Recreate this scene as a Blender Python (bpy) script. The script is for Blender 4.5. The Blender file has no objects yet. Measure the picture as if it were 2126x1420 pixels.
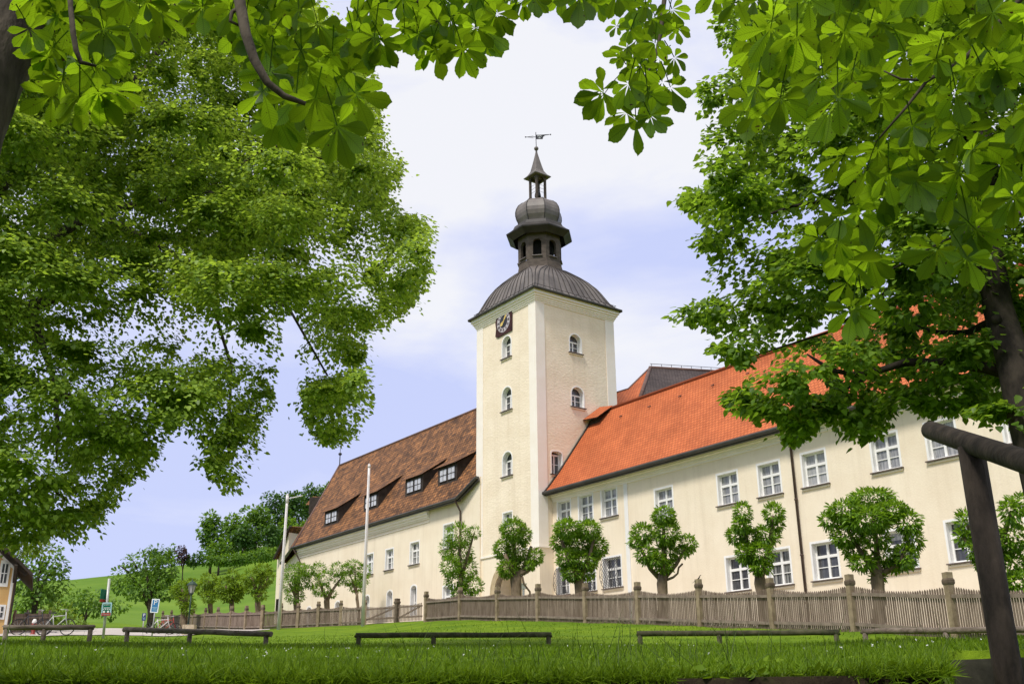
import bpy, math, random
import numpy as np
from mathutils import Vector, Matrix
SC = bpy.context.scene
COL = SC.collection
random.seed(5)
RNG = np.random.default_rng(11)
R = math.radians

# ------------------------------------------------------------------ camera, sky, sun, exposure
F = 2125.3                                   # focal length in photo pixels (photo is 2126 wide)
PITCH, ROLL, ALF = R(20.0), R(-0.47), R(53.8)
_w = np.array([0, math.cos(PITCH), math.sin(PITCH)])
_u0 = np.array([0, -math.sin(PITCH), math.cos(PITCH)])
_r0 = np.array([1., 0, 0])
_r = _r0*math.cos(ROLL)+_u0*math.sin(ROLL)
_u = -_r0*math.sin(ROLL)+_u0*math.cos(ROLL)
cam_d = bpy.data.cameras.new('camera')
cam = bpy.data.objects.new('camera', cam_d)
COL.objects.link(cam)
cam.matrix_world = Matrix(((_r[0], _u[0], -_w[0], 0), (_r[1], _u[1], -_w[1], 0), (_r[2], _u[2], -_w[2], 0), (0, 0, 0, 1)))
cam_d.sensor_width = 36
cam_d.lens = 36*F/2126
cam_d.clip_start = 0.1
cam_d.clip_end = 5000
SC.camera = cam

SUN_TO = Vector((-0.42, -0.55, 1.0)).normalized()      # towards the sun: behind the camera, to the left
sun_el = math.asin(SUN_TO.z)
sun_az = math.atan2(SUN_TO.x, SUN_TO.y)
sd = bpy.data.lights.new('sun', 'SUN')
sd.energy = 3.5
sd.angle = R(11)
sd.color = (1.0, 0.955, 0.88)
so = bpy.data.objects.new('sun', sd)
COL.objects.link(so)
so.rotation_euler = SUN_TO.to_track_quat('Z', 'Y').to_euler()

W = bpy.data.worlds.new('World')
SC.world = W
W.use_nodes = True
nt = W.node_tree
nt.nodes.clear()
def N(t, k, **kw):
    n = t.nodes.new(k)
    for a, v in kw.items(): setattr(n, a, v)
    return n
out = N(nt, 'ShaderNodeOutputWorld')
sky = N(nt, 'ShaderNodeTexSky', sky_type='NISHITA', sun_disc=False)
sky.sun_elevation = sun_el
sky.sun_rotation = sun_az
bg1 = N(nt, 'ShaderNodeBackground'); bg1.inputs[1].default_value = 0.12
bg2 = N(nt, 'ShaderNodeBackground'); bg2.inputs[1].default_value = 1.06
mixs = N(nt, 'ShaderNodeMixShader'); mixs.inputs[0].default_value = 0.92
tc = N(nt, 'ShaderNodeTexCoord')
mp = N(nt, 'ShaderNodeMapping'); mp.inputs['Scale'].default_value = (1.0, 1.0, 2.2); mp.inputs['Location'].default_value = (3.1, 0.4, 0.75)
nz = N(nt, 'ShaderNodeTexNoise'); nz.inputs['Scale'].default_value = 2.9; nz.inputs['Detail'].default_value = 7; nz.inputs['Roughness'].default_value = 0.52; nz.inputs['Distortion'].default_value = 0.35
sep = N(nt, 'ShaderNodeSeparateXYZ')
ma = N(nt, 'ShaderNodeMath', operation='MULTIPLY_ADD'); ma.inputs[1].default_value = 0.72; ma.inputs[2].default_value = -0.62
cn = N(nt, 'ShaderNodeMath', operation='MULTIPLY'); cn.inputs[1].default_value = 1.55
ad = N(nt, 'ShaderNodeMath', operation='ADD')
cr = N(nt, 'ShaderNodeValToRGB')
cr.color_ramp.elements[0].position = 0.33; cr.color_ramp.elements[0].color = (0.59, 0.65, 0.965, 1)
cr.color_ramp.elements[1].position = 0.66; cr.color_ramp.elements[1].color = (0.905, 0.91, 0.955, 1)
e = cr.color_ramp.elements.new(0.47); e.color = (0.70, 0.74, 0.97, 1)
L = nt.links.new
L(tc.outputs['Generated'], mp.inputs[0]); L(mp.outputs[0], nz.inputs[0]); L(tc.outputs['Generated'], sep.inputs[0])
L(sep.outputs[2], ma.inputs[0]); L(ma.outputs[0], ad.inputs[0]); L(nz.outputs[0], cn.inputs[0]); L(cn.outputs[0], ad.inputs[1]); L(ad.outputs[0], cr.inputs[0])
L(cr.outputs[0], bg2.inputs[0]); L(sky.outputs[0], bg1.inputs[0])
L(bg1.outputs[0], mixs.inputs[1]); L(bg2.outputs[0], mixs.inputs[2]); L(mixs.outputs[0], out.inputs[0])
SC.view_settings.view_transform = 'Standard'
SC.view_settings.look = 'None'
SC.view_settings.gamma = 1
SC.view_settings.exposure = 0.0

# ------------------------------------------------------------------ survey helpers: sight lines turned into points on the ground and on the facades
def ray(x, y):
    d = (x-1063)*_r-(y-710)*_u+F*_w
    return d/math.hypot(d[0], d[1])
def at(x, y, D): return ray(x, y)*D
def proj(P):
    P = np.asarray(P, float)
    z = P@_w
    return 1063+F*(P@_r)/z, 710-F*(P@_u)/z
D1 = np.array([-math.cos(ALF), math.sin(ALF), 0.])     # along the facades, away to the left
D2 = np.array([math.sin(ALF), math.cos(ALF), 0.])      # into the buildings
E1 = -D1
UP = np.array([0, 0, 1.])
TC = at(1111.2, 612, 55.0); TC[2] = 0                  # foot of the near tower corner
def on(x, y, b):                                       # point of the facade plane lying b behind the tower front
    P = TC+D2*b; q = ray(x, y); n = D2
    return q*((P@n)/(q@n))
def B(a, b, z): return TC+E1*a+D2*b+UP*z               # building frame: a to the right, b inwards

# ------------------------------------------------------------------ terrain
def px_az(x, y=1295):
    q = ray(x, y); return math.atan2(q[0], q[1])
_cols = []                                             # photo x, y of the 25 m line, D of far lawn edge, its y, D ridge, y ridge
for x, y25, Df, yf, Dr, yr in ((-1200, 1332, 70, 1312, 260, 1215), (-200, 1332, 75, 1309, 260, 1208), (20, 1332, 76, 1304, 260, 1204),
        (130, 1332, 78, 1302, 260, 1202), (240, 1333, 82, 1301, 260, 1190), (360, 1335, 95, 1303, 265, 1172), (450, 1337, 75, 1305, 270, 1160),
        (545, 1339, 66, 1306, 275, 1125), (660, 1339, 64.5, 1300, 280, 1085), (757, 1339, 64.5, 1296, 285, 1050), (884, 1339, 53.5, 1288, 290, 1030),
        (955, 1339, 48.8, 1286, 290, 1030), (1117, 1339, 43.2, 1288, 290, 1060), (1327, 1339, 37.5, 1294, 290, 1120), (1607, 1339, 32, 1304, 280, 1200),
        (1776, 1338, 29.3, 1309, 280, 1240), (1985, 1336, 27.5, 1317, 270, 1270), (2300, 1336, 26.5, 1322, 260, 1290), (3300, 1336, 26.5, 1322, 260, 1290)):
    az = px_az(x, yf)
    _cols.append((az, ray(x, y25)[2], Df, ray(x, yf)[2], Dr, ray(x, yr)[2]))
_cols = np.array(_cols)
_cut0 = px_az(1968, 1380)
def gz(x, y):
    D = math.hypot(x, y); az = math.atan2(x, y)
    c = [np.interp(az, _cols[:, 0], _cols[:, k]) for k in range(1, 6)]
    s25, Df, sf, Dr, sr = c
    if abs(az) > 1.2: sr = sr+(0.07-sr)*min(1, (abs(az)-1.2)/0.6)
    s = np.interp(D, [2.9, 5, 9, 15, 25, Df, Df*1.12+8, Dr], [0.0300, 0.0440, 0.0525, 0.0575, s25, sf, sf, sr])
    z = s*min(D, Dr)
    if D < 2.9: z = 0.087+max(0, min(1, (2.9-D)/0.30))*(-1.55)
    k = max(0, min(1, (az-_cut0)/0.012))
    if k > 0 and D < 7.0: z = z+(-1.5-z)*k*max(0, min(1, (7.0-D)/0.25))
    return z+0.012*math.sin(x*1.7+y*0.6)*math.sin(y*1.3-x*0.4)*min(1, D/12)
def ground(p, dz=0): return np.array([p[0], p[1], gz(p[0], p[1])+dz])

# ------------------------------------------------------------------ object helpers
def tag(o, label=None, cat=None, group=None, kind=None):
    if label: o['label'] = label
    if cat: o['category'] = cat
    if group: o['group'] = group
    if kind: o['kind'] = kind
    return o
def thing(name, loc, label, cat, group=None):
    o = bpy.data.objects.new(name, None)
    o.empty_display_size = 0.3
    COL.objects.link(o)
    o.location = Vector(loc)
    return tag(o, label, cat, group)
def wloc(o):
    v = Vector((0, 0, 0))
    while o is not None: v = v+o.location; o = o.parent
    return v
def nrm(v):
    v = np.asarray(v, float); l = np.linalg.norm(v)
    return v/l if l > 1e-9 else v
class MB:
    def __init__(s): s.v = []; s.f = []; s.m = []; s.uv = []
    def face(s, pts, m=0, uv=None):
        i = len(s.v); s.v += [tuple(map(float, p)) for p in pts]
        s.f.append(tuple(range(i, i+len(pts)))); s.m.append(m); s.uv.append(uv)
    def mesh(s, V, Fs, m=0):
        i = len(s.v); s.v += [tuple(map(float, p)) for p in V]
        for f in Fs: s.f.append(tuple(i+k for k in f)); s.m.append(m); s.uv.append(None)
    def box(s, c, sx, sy, sz, ax=None, m=0):
        ax = ax if ax is not None else (np.array([1., 0, 0]), np.array([0, 1., 0]), UP)
        c = np.asarray(c, float)
        V = [c+ax[0]*sx*i/2+ax[1]*sy*j/2+ax[2]*sz*k/2 for i in (-1, 1) for j in (-1, 1) for k in (-1, 1)]
        s.mesh(V, [(0, 1, 3, 2), (4, 6, 7, 5), (0, 4, 5, 1), (2, 3, 7, 6), (0, 2, 6, 4), (1, 5, 7, 3)], m)
    def beam(s, p, q, wd, ht, up=UP, m=0):
        p = np.asarray(p, float); q = np.asarray(q, float); d = q-p; l = np.linalg.norm(d); d = d/l
        a = nrm(np.cross(d, up)); b = np.cross(a, d)
        s.box((p+q)/2, l, wd, ht, (d, a, b), m)
    def tube(s, pts, rad, n=10, m=0, cap=True):
        pts = [np.asarray(p, float) for p in pts]
        if not hasattr(rad, '__len__'): rad = [rad]*len(pts)
        i0 = len(s.v); prev = None
        for k, p in enumerate(pts):
            d = nrm((pts[min(k+1, len(pts)-1)]-pts[max(k-1, 0)]))
            if prev is None:
                a = np.cross(d, UP) if abs(d[2]) < 0.9 else np.cross(d, np.array([1., 0, 0]))
            else: a = prev-d*(prev@d)
            a = nrm(a); b = np.cross(d, a); prev = a
            for j in range(n):
                t = 2*math.pi*j/n
                s.v.append(tuple(p+(a*math.cos(t)+b*math.sin(t))*rad[k]))
        for k in range(len(pts)-1):
            for j in range(n):
                s.f.append((i0+k*n+j, i0+k*n+(j+1) % n, i0+(k+1)*n+(j+1) % n, i0+(k+1)*n+j)); s.m.append(m); s.uv.append(None)
        if cap:
            s.f.append(tuple(i0+j for j in range(n))[::-1]); s.m.append(m); s.uv.append(None)
            e0 = i0+(len(pts)-1)*n
            s.f.append(tuple(e0+j for j in range(n))); s.m.append(m); s.uv.append(None)
    def rings(s, rings, m=0, capb=False, capt=True):
        n = len(rings[0]); i0 = len(s.v)
        for r_ in rings: s.v += [tuple(map(float, p)) for p in r_]
        for k in range(len(rings)-1):
            for j in range(n):
                s.f.append((i0+k*n+j, i0+k*n+(j+1) % n, i0+(k+1)*n+(j+1) % n, i0+(k+1)*n+j)); s.m.append(m); s.uv.append(None)
        if capb: s.f.append(tuple(i0+j for j in range(n))[::-1]); s.m.append(m); s.uv.append(None)
        if capt:
            e0 = i0+(len(rings)-1)*n
            s.f.append(tuple(e0+j for j in range(n))); s.m.append(m); s.uv.append(None)
    def ball(s, c, r_, n=12, k=8, m=0, sc=(1, 1, 1)):
        c = np.asarray(c, float); Rg = []
        for i in range(1, k):
            t = math.pi*i/k
            Rg.append([c+np.array([math.sin(t)*math.cos(2*math.pi*j/n)*sc[0], math.sin(t)*math.sin(2*math.pi*j/n)*sc[1], -math.cos(t)*sc[2]])*r_ for j in range(n)])
        s.rings(Rg, m, True, True)
    def build(s, name, mats, parent=None, smooth=False, loc=None):
        if not isinstance(mats, (list, tuple)): mats = [mats]
        o_ = wloc(parent) if parent is not None else Vector(loc if loc is not None else (0, 0, 0))
        me = bpy.data.meshes.new(name)
        me.from_pydata([(a-o_.x, b-o_.y, c-o_.z) for a, b, c in s.v], [], s.f)
        for m_ in mats: me.materials.append(m_)
        me.polygons.foreach_set('material_index', s.m)
        if any(u is not None for u in s.uv):
            ul = me.uv_layers.new(name='UVMap')
            for p, u in zip(me.polygons, s.uv):
                if u is not None:
                    for li, c in zip(p.loop_indices, u): ul.data[li].uv = c
        if smooth: me.polygons.foreach_set('use_smooth', [True]*len(me.polygons))
        me.update()
        o = bpy.data.objects.new(name, me)
        COL.objects.link(o)
        if parent is not None: o.parent = parent
        elif loc is not None: o.location = o_
        return o

# ------------------------------------------------------------------ materials
def rgba(c): return (c[0], c[1], c[2], 1)
def base_mat(name, rough=0.85, spec=0.25):
    m = bpy.data.materials.new(name); m.use_nodes = True
    t = m.node_tree; b = t.nodes['Principled BSDF']
    b.inputs['Roughness'].default_value = rough
    b.inputs['Specular IOR Level'].default_value = spec
    return m, t, b
def mat_noise(name, c1, c2, scale=4, rough=0.85, bump=0.0, bscale=30, spec=0.25, stretch=(1, 1, 1), detail=5, metal=0, bdist=0.02, lo=0.35, hi=0.65):
    m, t, b = base_mat(name, rough, spec)
    tcn = N(t, 'ShaderNodeTexCoord'); mpn = N(t, 'ShaderNodeMapping'); mpn.inputs['Scale'].default_value = stretch
    n1 = N(t, 'ShaderNodeTexNoise'); n1.inputs['Scale'].default_value = scale; n1.inputs['Detail'].default_value = detail; n1.inputs['Roughness'].default_value = 0.6
    r1 = N(t, 'ShaderNodeValToRGB'); r1.color_ramp.elements[0].position = lo; r1.color_ramp.elements[1].position = hi
    r1.color_ramp.elements[0].color = rgba(c1); r1.color_ramp.elements[1].color = rgba(c2)
    l = t.links.new
    l(tcn.outputs['Object'], mpn.inputs[0]); l(mpn.outputs[0], n1.inputs[0]); l(n1.outputs[0], r1.inputs[0]); l(r1.outputs[0], b.inputs['Base Color'])
    b.inputs['Metallic'].default_value = metal
    if bump:
        n2 = N(t, 'ShaderNodeTexNoise'); n2.inputs['Scale'].default_value = bscale; n2.inputs['Detail'].default_value = 3
        bp = N(t, 'ShaderNodeBump'); bp.inputs['Strength'].default_value = bump; bp.inputs['Distance'].default_value = bdist
        l(mpn.outputs[0], n2.inputs[0]); l(n2.outputs[0], bp.inputs['Height']); l(bp.outputs[0], b.inputs['Normal'])
    return m
def mat_leaf(name, c1, c2, tr, trans=0.35, gloss=0.35, veins=False):
    m = bpy.data.materials.new(name); m.use_nodes = True
    t = m.node_tree; t.nodes.clear(); l = t.links.new
    o = N(t, 'ShaderNodeOutputMaterial'); g = N(t, 'ShaderNodeNewGeometry')
    r1 = N(t, 'ShaderNodeValToRGB'); r1.color_ramp.elements[0].color = rgba(c1); r1.color_ramp.elements[1].color = rgba(c2)
    r2 = N(t, 'ShaderNodeMix', data_type='RGBA'); 
    l(g.outputs['Random Per Island'], r1.inputs[0])
    p = N(t, 'ShaderNodeBsdfPrincipled'); p.inputs['Roughness'].default_value = 0.45; p.inputs['Specular IOR Level'].default_value = gloss
    tl = N(t, 'ShaderNodeBsdfTranslucent')
    mx = N(t, 'ShaderNodeMixShader'); mx.inputs[0].default_value = trans
    r2.inputs['Factor'].default_value = 0.0
    hs = N(t, 'ShaderNodeMix', data_type='RGBA', blend_type='MULTIPLY'); hs.inputs['Factor'].default_value = 1.0
    mapr = N(t, 'ShaderNodeMapRange'); mapr.inputs[3].default_value = 0.5; mapr.inputs[4].default_value = 1.5
    l(g.outputs['Random Per Island'], mapr.inputs[0])
    hs.inputs['A'].default_value = rgba(tr)
    cmb = N(t, 'ShaderNodeCombineColor')
    for k in range(3): l(mapr.outputs[0], cmb.inputs[k])
    l(cmb.outputs[0], hs.inputs['B'])
    colo, trc = r1.outputs[0], hs.outputs['Result']
    if veins:
        uv = N(t, 'ShaderNodeUVMap'); sp = N(t, 'ShaderNodeSeparateXYZ'); l(uv.outputs[0], sp.inputs[0])
        ab = N(t, 'ShaderNodeMath', operation='ABSOLUTE'); l(sp.outputs[0], ab.inputs[0])
        k1 = N(t, 'ShaderNodeMath', operation='MULTIPLY_ADD'); k1.inputs[1].default_value = -0.75; l(ab.outputs[0], k1.inputs[0]); l(sp.outputs[1], k1.inputs[2])
        k2 = N(t, 'ShaderNodeMath', operation='MULTIPLY'); k2.inputs[1].default_value = 13.0; l(k1.outputs[0], k2.inputs[0])
        k3 = N(t, 'ShaderNodeMath', operation='FRACT'); l(k2.outputs[0], k3.inputs[0])
        k4 = N(t, 'ShaderNodeMath', operation='LESS_THAN'); k4.inputs[1].default_value = 0.16; l(k3.outputs[0], k4.inputs[0])
        k5 = N(t, 'ShaderNodeMath', operation='LESS_THAN'); k5.inputs[1].default_value = 0.014; l(ab.outputs[0], k5.inputs[0])
        k6 = N(t, 'ShaderNodeMath', operation='MAXIMUM'); l(k4.outputs[0], k6.inputs[0]); l(k5.outputs[0], k6.inputs[1])
        k7 = N(t, 'ShaderNodeMath', operation='MULTIPLY'); k7.inputs[1].default_value = 0.5; l(k6.outputs[0], k7.inputs[0])
        for src in ('c', 't'):
            mm = N(t, 'ShaderNodeMix', data_type='RGBA'); l(k7.outputs[0], mm.inputs['Factor'])
            if src == 'c': l(colo, mm.inputs['A']); mm.inputs['B'].default_value = rgba([c*0.55 for c in c1]); colo = mm.outputs['Result']
            else: l(trc, mm.inputs['A']); mm.inputs['B'].default_value = rgba([c*0.45 for c in tr]); trc = mm.outputs['Result']
    if veins:
        gn = N(t, 'ShaderNodeTexNoise'); gn.inputs['Scale'].default_value = 55; gn.inputs['Detail'].default_value = 1; l(g.outputs['Position'], gn.inputs[0])
        gt = N(t, 'ShaderNodeMath', operation='GREATER_THAN'); gt.inputs[1].default_value = 0.735; l(gn.outputs[0], gt.inputs[0])
        for w_ in (0, 1):
            mm = N(t, 'ShaderNodeMix', data_type='RGBA'); l(gt.outputs[0], mm.inputs['Factor']); l(trc if w_ else colo, mm.inputs['A']); mm.inputs['B'].default_value = (0.06, 0.035, 0.012, 1)
            if w_: trc = mm.outputs['Result']
            else: colo = mm.outputs['Result']
    l(colo, p.inputs['Base Color']); l(trc, tl.inputs['Color'])
    l(p.outputs[0], mx.inputs[1]); l(tl.outputs[0], mx.inputs[2]); l(mx.outputs[0], o.inputs[0])
    return m
def mat_tiles(name, c1, c2, mortar, bw=0.2, rh=0.19, bump=0.8, var=None, ms=0.02, nsc=0.35):
    m, t, b = base_mat(name, 0.8, 0.2); l = t.links.new
    uv = N(t, 'ShaderNodeUVMap')
    br = N(t, 'ShaderNodeTexBrick'); br.inputs['Scale'].default_value = 1; br.inputs['Brick Width'].default_value = bw; br.inputs['Row Height'].default_value = rh
    br.inputs['Mortar Size'].default_value = ms; br.inputs['Mortar Smooth'].default_value = 0.6; br.inputs['Bias'].default_value = 0.0
    br.inputs['Color1'].default_value = rgba(c1); br.inputs['Color2'].default_value = rgba(c2); br.inputs['Mortar'].default_value = rgba(mortar)
    l(uv.outputs[0], br.inputs[0])
    n1 = N(t, 'ShaderNodeTexNoise'); n1.inputs['Scale'].default_value = nsc; n1.inputs['Detail'].default_value = 6; l(uv.outputs[0], n1.inputs[0])
    r1 = N(t, 'ShaderNodeValToRGB'); r1.color_ramp.elements[0].position = 0.3; r1.color_ramp.elements[1].position = 0.7
    v = var or ((0.75, 0.75, 0.75), (1.15, 1.12, 1.1))
    r1.color_ramp.elements[0].color = rgba(v[0]); r1.color_ramp.elements[1].color = rgba(v[1]); l(n1.outputs[0], r1.inputs[0])
    mx = N(t, 'ShaderNodeMix', data_type='RGBA', blend_type='MULTIPLY'); mx.inputs['Factor'].default_value = 1
    l(br.outputs[0], mx.inputs['A']); l(r1.outputs[0], mx.inputs['B']); l(mx.outputs['Result'], b.inputs['Base Color'])
    sp = N(t, 'ShaderNodeSeparateXYZ'); l(uv.outputs[0], sp.inputs[0])
    d = N(t, 'ShaderNodeMath', operation='DIVIDE'); d.inputs[1].default_value = rh; l(sp.outputs[1], d.inputs[0])
    fr = N(t, 'ShaderNodeMath', operation='FRACT'); l(d.outputs[0], fr.inputs[0])
    iv = N(t, 'ShaderNodeMath', operation='SUBTRACT'); iv.inputs[0].default_value = 1; l(fr.outputs[0], iv.inputs[1])
    n2 = N(t, 'ShaderNodeTexNoise'); n2.inputs['Scale'].default_value = 6; n2.inputs['Detail'].default_value = 2; l(uv.outputs[0], n2.inputs[0])
    a2 = N(t, 'ShaderNodeMath', operation='ADD'); l(iv.outputs[0], a2.inputs[0]); l(n2.outputs[0], a2.inputs[1])
    bp = N(t, 'ShaderNodeBump'); bp.inputs['Strength'].default_value = bump; bp.inputs['Distance'].default_value = 0.05
    l(a2.outputs[0], bp.inputs['Height']); l(bp.outputs[0], b.inputs['Normal'])
    return m

def mat_plaster(name, c1, c2, bump, bscale, stretch, bdist):
    m = mat_noise(name, c1, c2, 0.6, 0.93, bump, bscale, bdist=bdist, stretch=stretch, detail=8)
    t = m.node_tree; l = t.links.new; b = t.nodes['Principled BSDF']; src = b.inputs['Base Color'].links[0].from_socket
    g = N(t, 'ShaderNodeNewGeometry'); cur = src
    for sc_, lo, hi, dark in (((2.6, 2.6, 0.13), 0.50, 0.78, (0.90, 0.89, 0.875)), ((0.55, 0.55, 0.35), 0.45, 0.75, (0.93, 0.92, 0.90)), ((7, 7, 0.5), 0.55, 0.8, (0.93, 0.92, 0.91))):
        mp_ = N(t, 'ShaderNodeMapping'); mp_.inputs['Scale'].default_value = sc_; l(g.outputs['Position'], mp_.inputs[0])
        n = N(t, 'ShaderNodeTexNoise'); n.inputs['Scale'].default_value = 1; n.inputs['Detail'].default_value = 6; n.inputs['Roughness'].default_value = 0.65; l(mp_.outputs[0], n.inputs[0])
        r_ = N(t, 'ShaderNodeValToRGB'); r_.color_ramp.elements[0].position = lo; r_.color_ramp.elements[1].position = hi; r_.color_ramp.elements[0].color = (1, 1, 1, 1); r_.color_ramp.elements[1].color = rgba(dark); l(n.outputs[0], r_.inputs[0])
        x = N(t, 'ShaderNodeMix', data_type='RGBA', blend_type='MULTIPLY'); x.inputs['Factor'].default_value = 1; l(cur, x.inputs['A']); l(r_.outputs[0], x.inputs['B']); cur = x.outputs['Result']
    l(cur, b.inputs['Base Color'])
    return m
M = {}
M['plaster'] = mat_plaster('cream_plaster', (0.81, 0.69, 0.525), (0.86, 0.75, 0.585), 0.25, 14, (1, 1, 1), 0.03)
M['roughcast'] = mat_plaster('roughcast_plaster', (0.81, 0.685, 0.52), (0.87, 0.75, 0.585), 0.38, 5.5, (1, 1, 1.9), 0.05)
M['white'] = mat_noise('white_plaster', (0.74, 0.71, 0.67), (0.80, 0.78, 0.75), 1.2, 0.9, 0.1, 10, detail=7)
M['pilaster'] = mat_noise('pilaster_plaster', (0.84, 0.76, 0.66), (0.88, 0.81, 0.73), 1.2, 0.9, 0.1, 10, detail=7)
M['paint'] = mat_noise('white_paint', (0.80, 0.775, 0.74), (0.85, 0.83, 0.80), 3, 0.5)
M['glass'] = mat_noise('dark_window_glass', (0.035, 0.035, 0.038), (0.10, 0.10, 0.105), 2.5, 0.12, spec=0.6, stretch=(3, 3, 0.6))
M['curtain_glass'] = mat_noise('curtained_window_glass', (0.15, 0.15, 0.155), (0.36, 0.355, 0.35), 5, 0.15, spec=0.6, stretch=(2.5, 2.5, 0.25))
M['half_glass'] = mat_noise('window_glass_with_drapes', (0.05, 0.05, 0.052), (0.28, 0.275, 0.26), 3.2, 0.12, spec=0.6, stretch=(3.5, 3.5, 0.15), lo=0.45, hi=0.6)
M['net_glass'] = mat_noise('net_curtain_glass', (0.24, 0.24, 0.24), (0.44, 0.435, 0.42), 5, 0.2, spec=0.5, stretch=(4, 4, 0.15))
M['pale_glass'] = mat_noise('pale_window_glass', (0.40, 0.40, 0.42), (0.62, 0.62, 0.64), 3, 0.15, spec=0.6)
M['sillstone'] = mat_noise('sill_sheet', (0.10, 0.075, 0.06), (0.17, 0.13, 0.11), 3, 0.5)
M['gutter'] = mat_noise('gutter_sheet', (0.030, 0.028, 0.024), (0.060, 0.055, 0.046), 1.5, 0.5, spec=0.4)
M['brownpipe'] = mat_noise('brown_pipe', (0.06, 0.038, 0.028), (0.10, 0.065, 0.05), 2, 0.5)
M['orange'] = mat_tiles('orange_roof_tiles', (0.54, 0.155, 0.055), (0.45, 0.120, 0.042), (0.24, 0.058, 0.022), 0.2, 0.21, 0.8, ((0.80, 0.76, 0.74), (1.14, 1.12, 1.1)), 0.024, 0.55)
M['brown'] = mat_tiles('brown_roof_tiles', (0.30, 0.142, 0.058), (0.100, 0.052, 0.029), (0.035, 0.018, 0.012), 0.28, 0.28, 1.3, ((0.55, 0.53, 0.52), (1.45, 1.35, 1.2)), 0.03, 0.9)
M['greytile'] = mat_tiles('grey_roof_tiles', (0.085, 0.066, 0.062), (0.060, 0.046, 0.045), (0.02, 0.015, 0.015), 0.22, 0.23, 0.9)
M['ridge'] = mat_noise('ridge_tile', (0.10, 0.06, 0.05), (0.17, 0.10, 0.08), 2, 0.8)
M['copper'] = mat_noise('weathered_metal_roof', (0.085, 0.070, 0.063), (0.180, 0.152, 0.134), 1.1, 0.50, 0.15, 6, spec=0.5, stretch=(1, 1, 0.6), detail=7)
M['seam'] = mat_noise('roof_seam', (0.030, 0.025, 0.023), (0.05, 0.043, 0.04), 1.5, 0.5)
M['drum'] = mat_noise('shingled_drum', (0.065, 0.050, 0.040), (0.115, 0.090, 0.072), 2.5, 0.8, 0.4, 14, stretch=(1, 1, 2.5))
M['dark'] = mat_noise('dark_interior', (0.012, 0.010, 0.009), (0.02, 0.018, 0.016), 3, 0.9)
M['darkwood'] = mat_noise('dark_brown_boards', (0.030, 0.022, 0.017), (0.055, 0.042, 0.034), 3, 0.8)
M['stone'] = mat_noise('sandstone', (0.36, 0.27, 0.155), (0.50, 0.40, 0.25), 2.6, 0.9, 0.4, 12)
M['clockred'] = mat_noise('clock_maroon', (0.030, 0.010, 0.010), (0.065, 0.022, 0.020), 2, 0.7)
M['clockring'] = mat_noise('clock_ring', (0.42, 0.38, 0.40), (0.55, 0.50, 0.52), 3, 0.7)
M['gold'] = mat_noise('gold_leaf', (0.80, 0.55, 0.14), (0.90, 0.68, 0.22), 3, 0.35, metal=0.4)
M['iron'] = mat_noise('dark_iron', (0.020, 0.020, 0.026), (0.04, 0.04, 0.05), 4, 0.5)
M['fence'] = mat_noise('weathered_fence_wood', (0.140, 0.100, 0.074), (0.245, 0.185, 0.142), 5, 0.9, 0.3, 30, stretch=(1, 1, 0.3))
M['fencerail'] = mat_noise('weathered_rail_wood', (0.175, 0.135, 0.105), (0.28, 0.22, 0.175), 5, 0.9, 0.3, 30)
M['post'] = mat_noise('old_concrete_post', (0.20, 0.15, 0.095), (0.34, 0.265, 0.175), 4, 0.9, 0.4, 25)
M['postcap'] = mat_noise('lichened_post_cap', (0.085, 0.062, 0.045), (0.16, 0.12, 0.085), 6, 0.95, 0.4, 25)
M['log'] = mat_noise('weathered_log', (0.075, 0.055, 0.042), (0.24, 0.195, 0.155), 3.5, 0.9, 0.5, 18, stretch=(0.5, 3, 3), lo=0.3, hi=0.72)
M['mosslog'] = mat_noise('mossy_log', (0.028, 0.030, 0.014), (0.105, 0.095, 0.055), 5, 0.95, 0.6, 20, lo=0.3, hi=0.72)
M['darklog'] = mat_noise('dark_handrail_log', (0.014, 0.010, 0.007), (0.052, 0.038, 0.028), 9, 0.85, 0.8, 30, stretch=(1, 1, 0.35))
M['darkrail'] = mat_noise('dark_handrail_wood', (0.014, 0.010, 0.007), (0.050, 0.037, 0.027), 9, 0.88, 0.5, 16)
M['bark'] = mat_noise('tree_bark', (0.035, 0.027, 0.020), (0.095, 0.075, 0.055), 8, 0.95, 0.8, 22, stretch=(1, 1, 0.4))
M['darkbark'] = mat_noise('dark_linden_bark', (0.012, 0.009, 0.007), (0.045, 0.035, 0.026), 8, 0.95, 0.8, 22, stretch=(1, 1, 0.4))
M['palebark'] = mat_noise('pollard_bark', (0.105, 0.075, 0.048), (0.235, 0.175, 0.115), 6, 0.95, 0.7, 18, stretch=(1, 1, 0.5))
M['mast'] = mat_noise('white_mast_paint', (0.62, 0.58, 0.57), (0.72, 0.68, 0.66), 2, 0.5)
M['steel'] = mat_noise('galvanised_steel', (0.38, 0.38, 0.36), (0.50, 0.50, 0.48), 4, 0.45, metal=0.3)
M['green_sign'] = mat_noise('green_sign_sheet', (0.0, 0.115, 0.065), (0.004, 0.14, 0.08), 3, 0.4)
M['red_sign'] = mat_noise('red_sign_sheet', (0.32, 0.035, 0.025), (0.40, 0.05, 0.035), 3, 0.4)
M['blue_sign'] = mat_noise('blue_sign_sheet', (0.035, 0.17, 0.38), (0.05, 0.20, 0.42), 3, 0.4)
M['navy_sign'] = mat_noise('navy_sign_sheet', (0.035, 0.055, 0.13), (0.05, 0.07, 0.16), 3, 0.4)
M['white_sign'] = mat_noise('white_sign_paint', (0.74, 0.76, 0.78), (0.80, 0.82, 0.84), 3, 0.4)
M['pale_sign'] = mat_noise('pale_sign_print', (0.32, 0.50, 0.58), (0.38, 0.56, 0.62), 3, 0.4)
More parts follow.
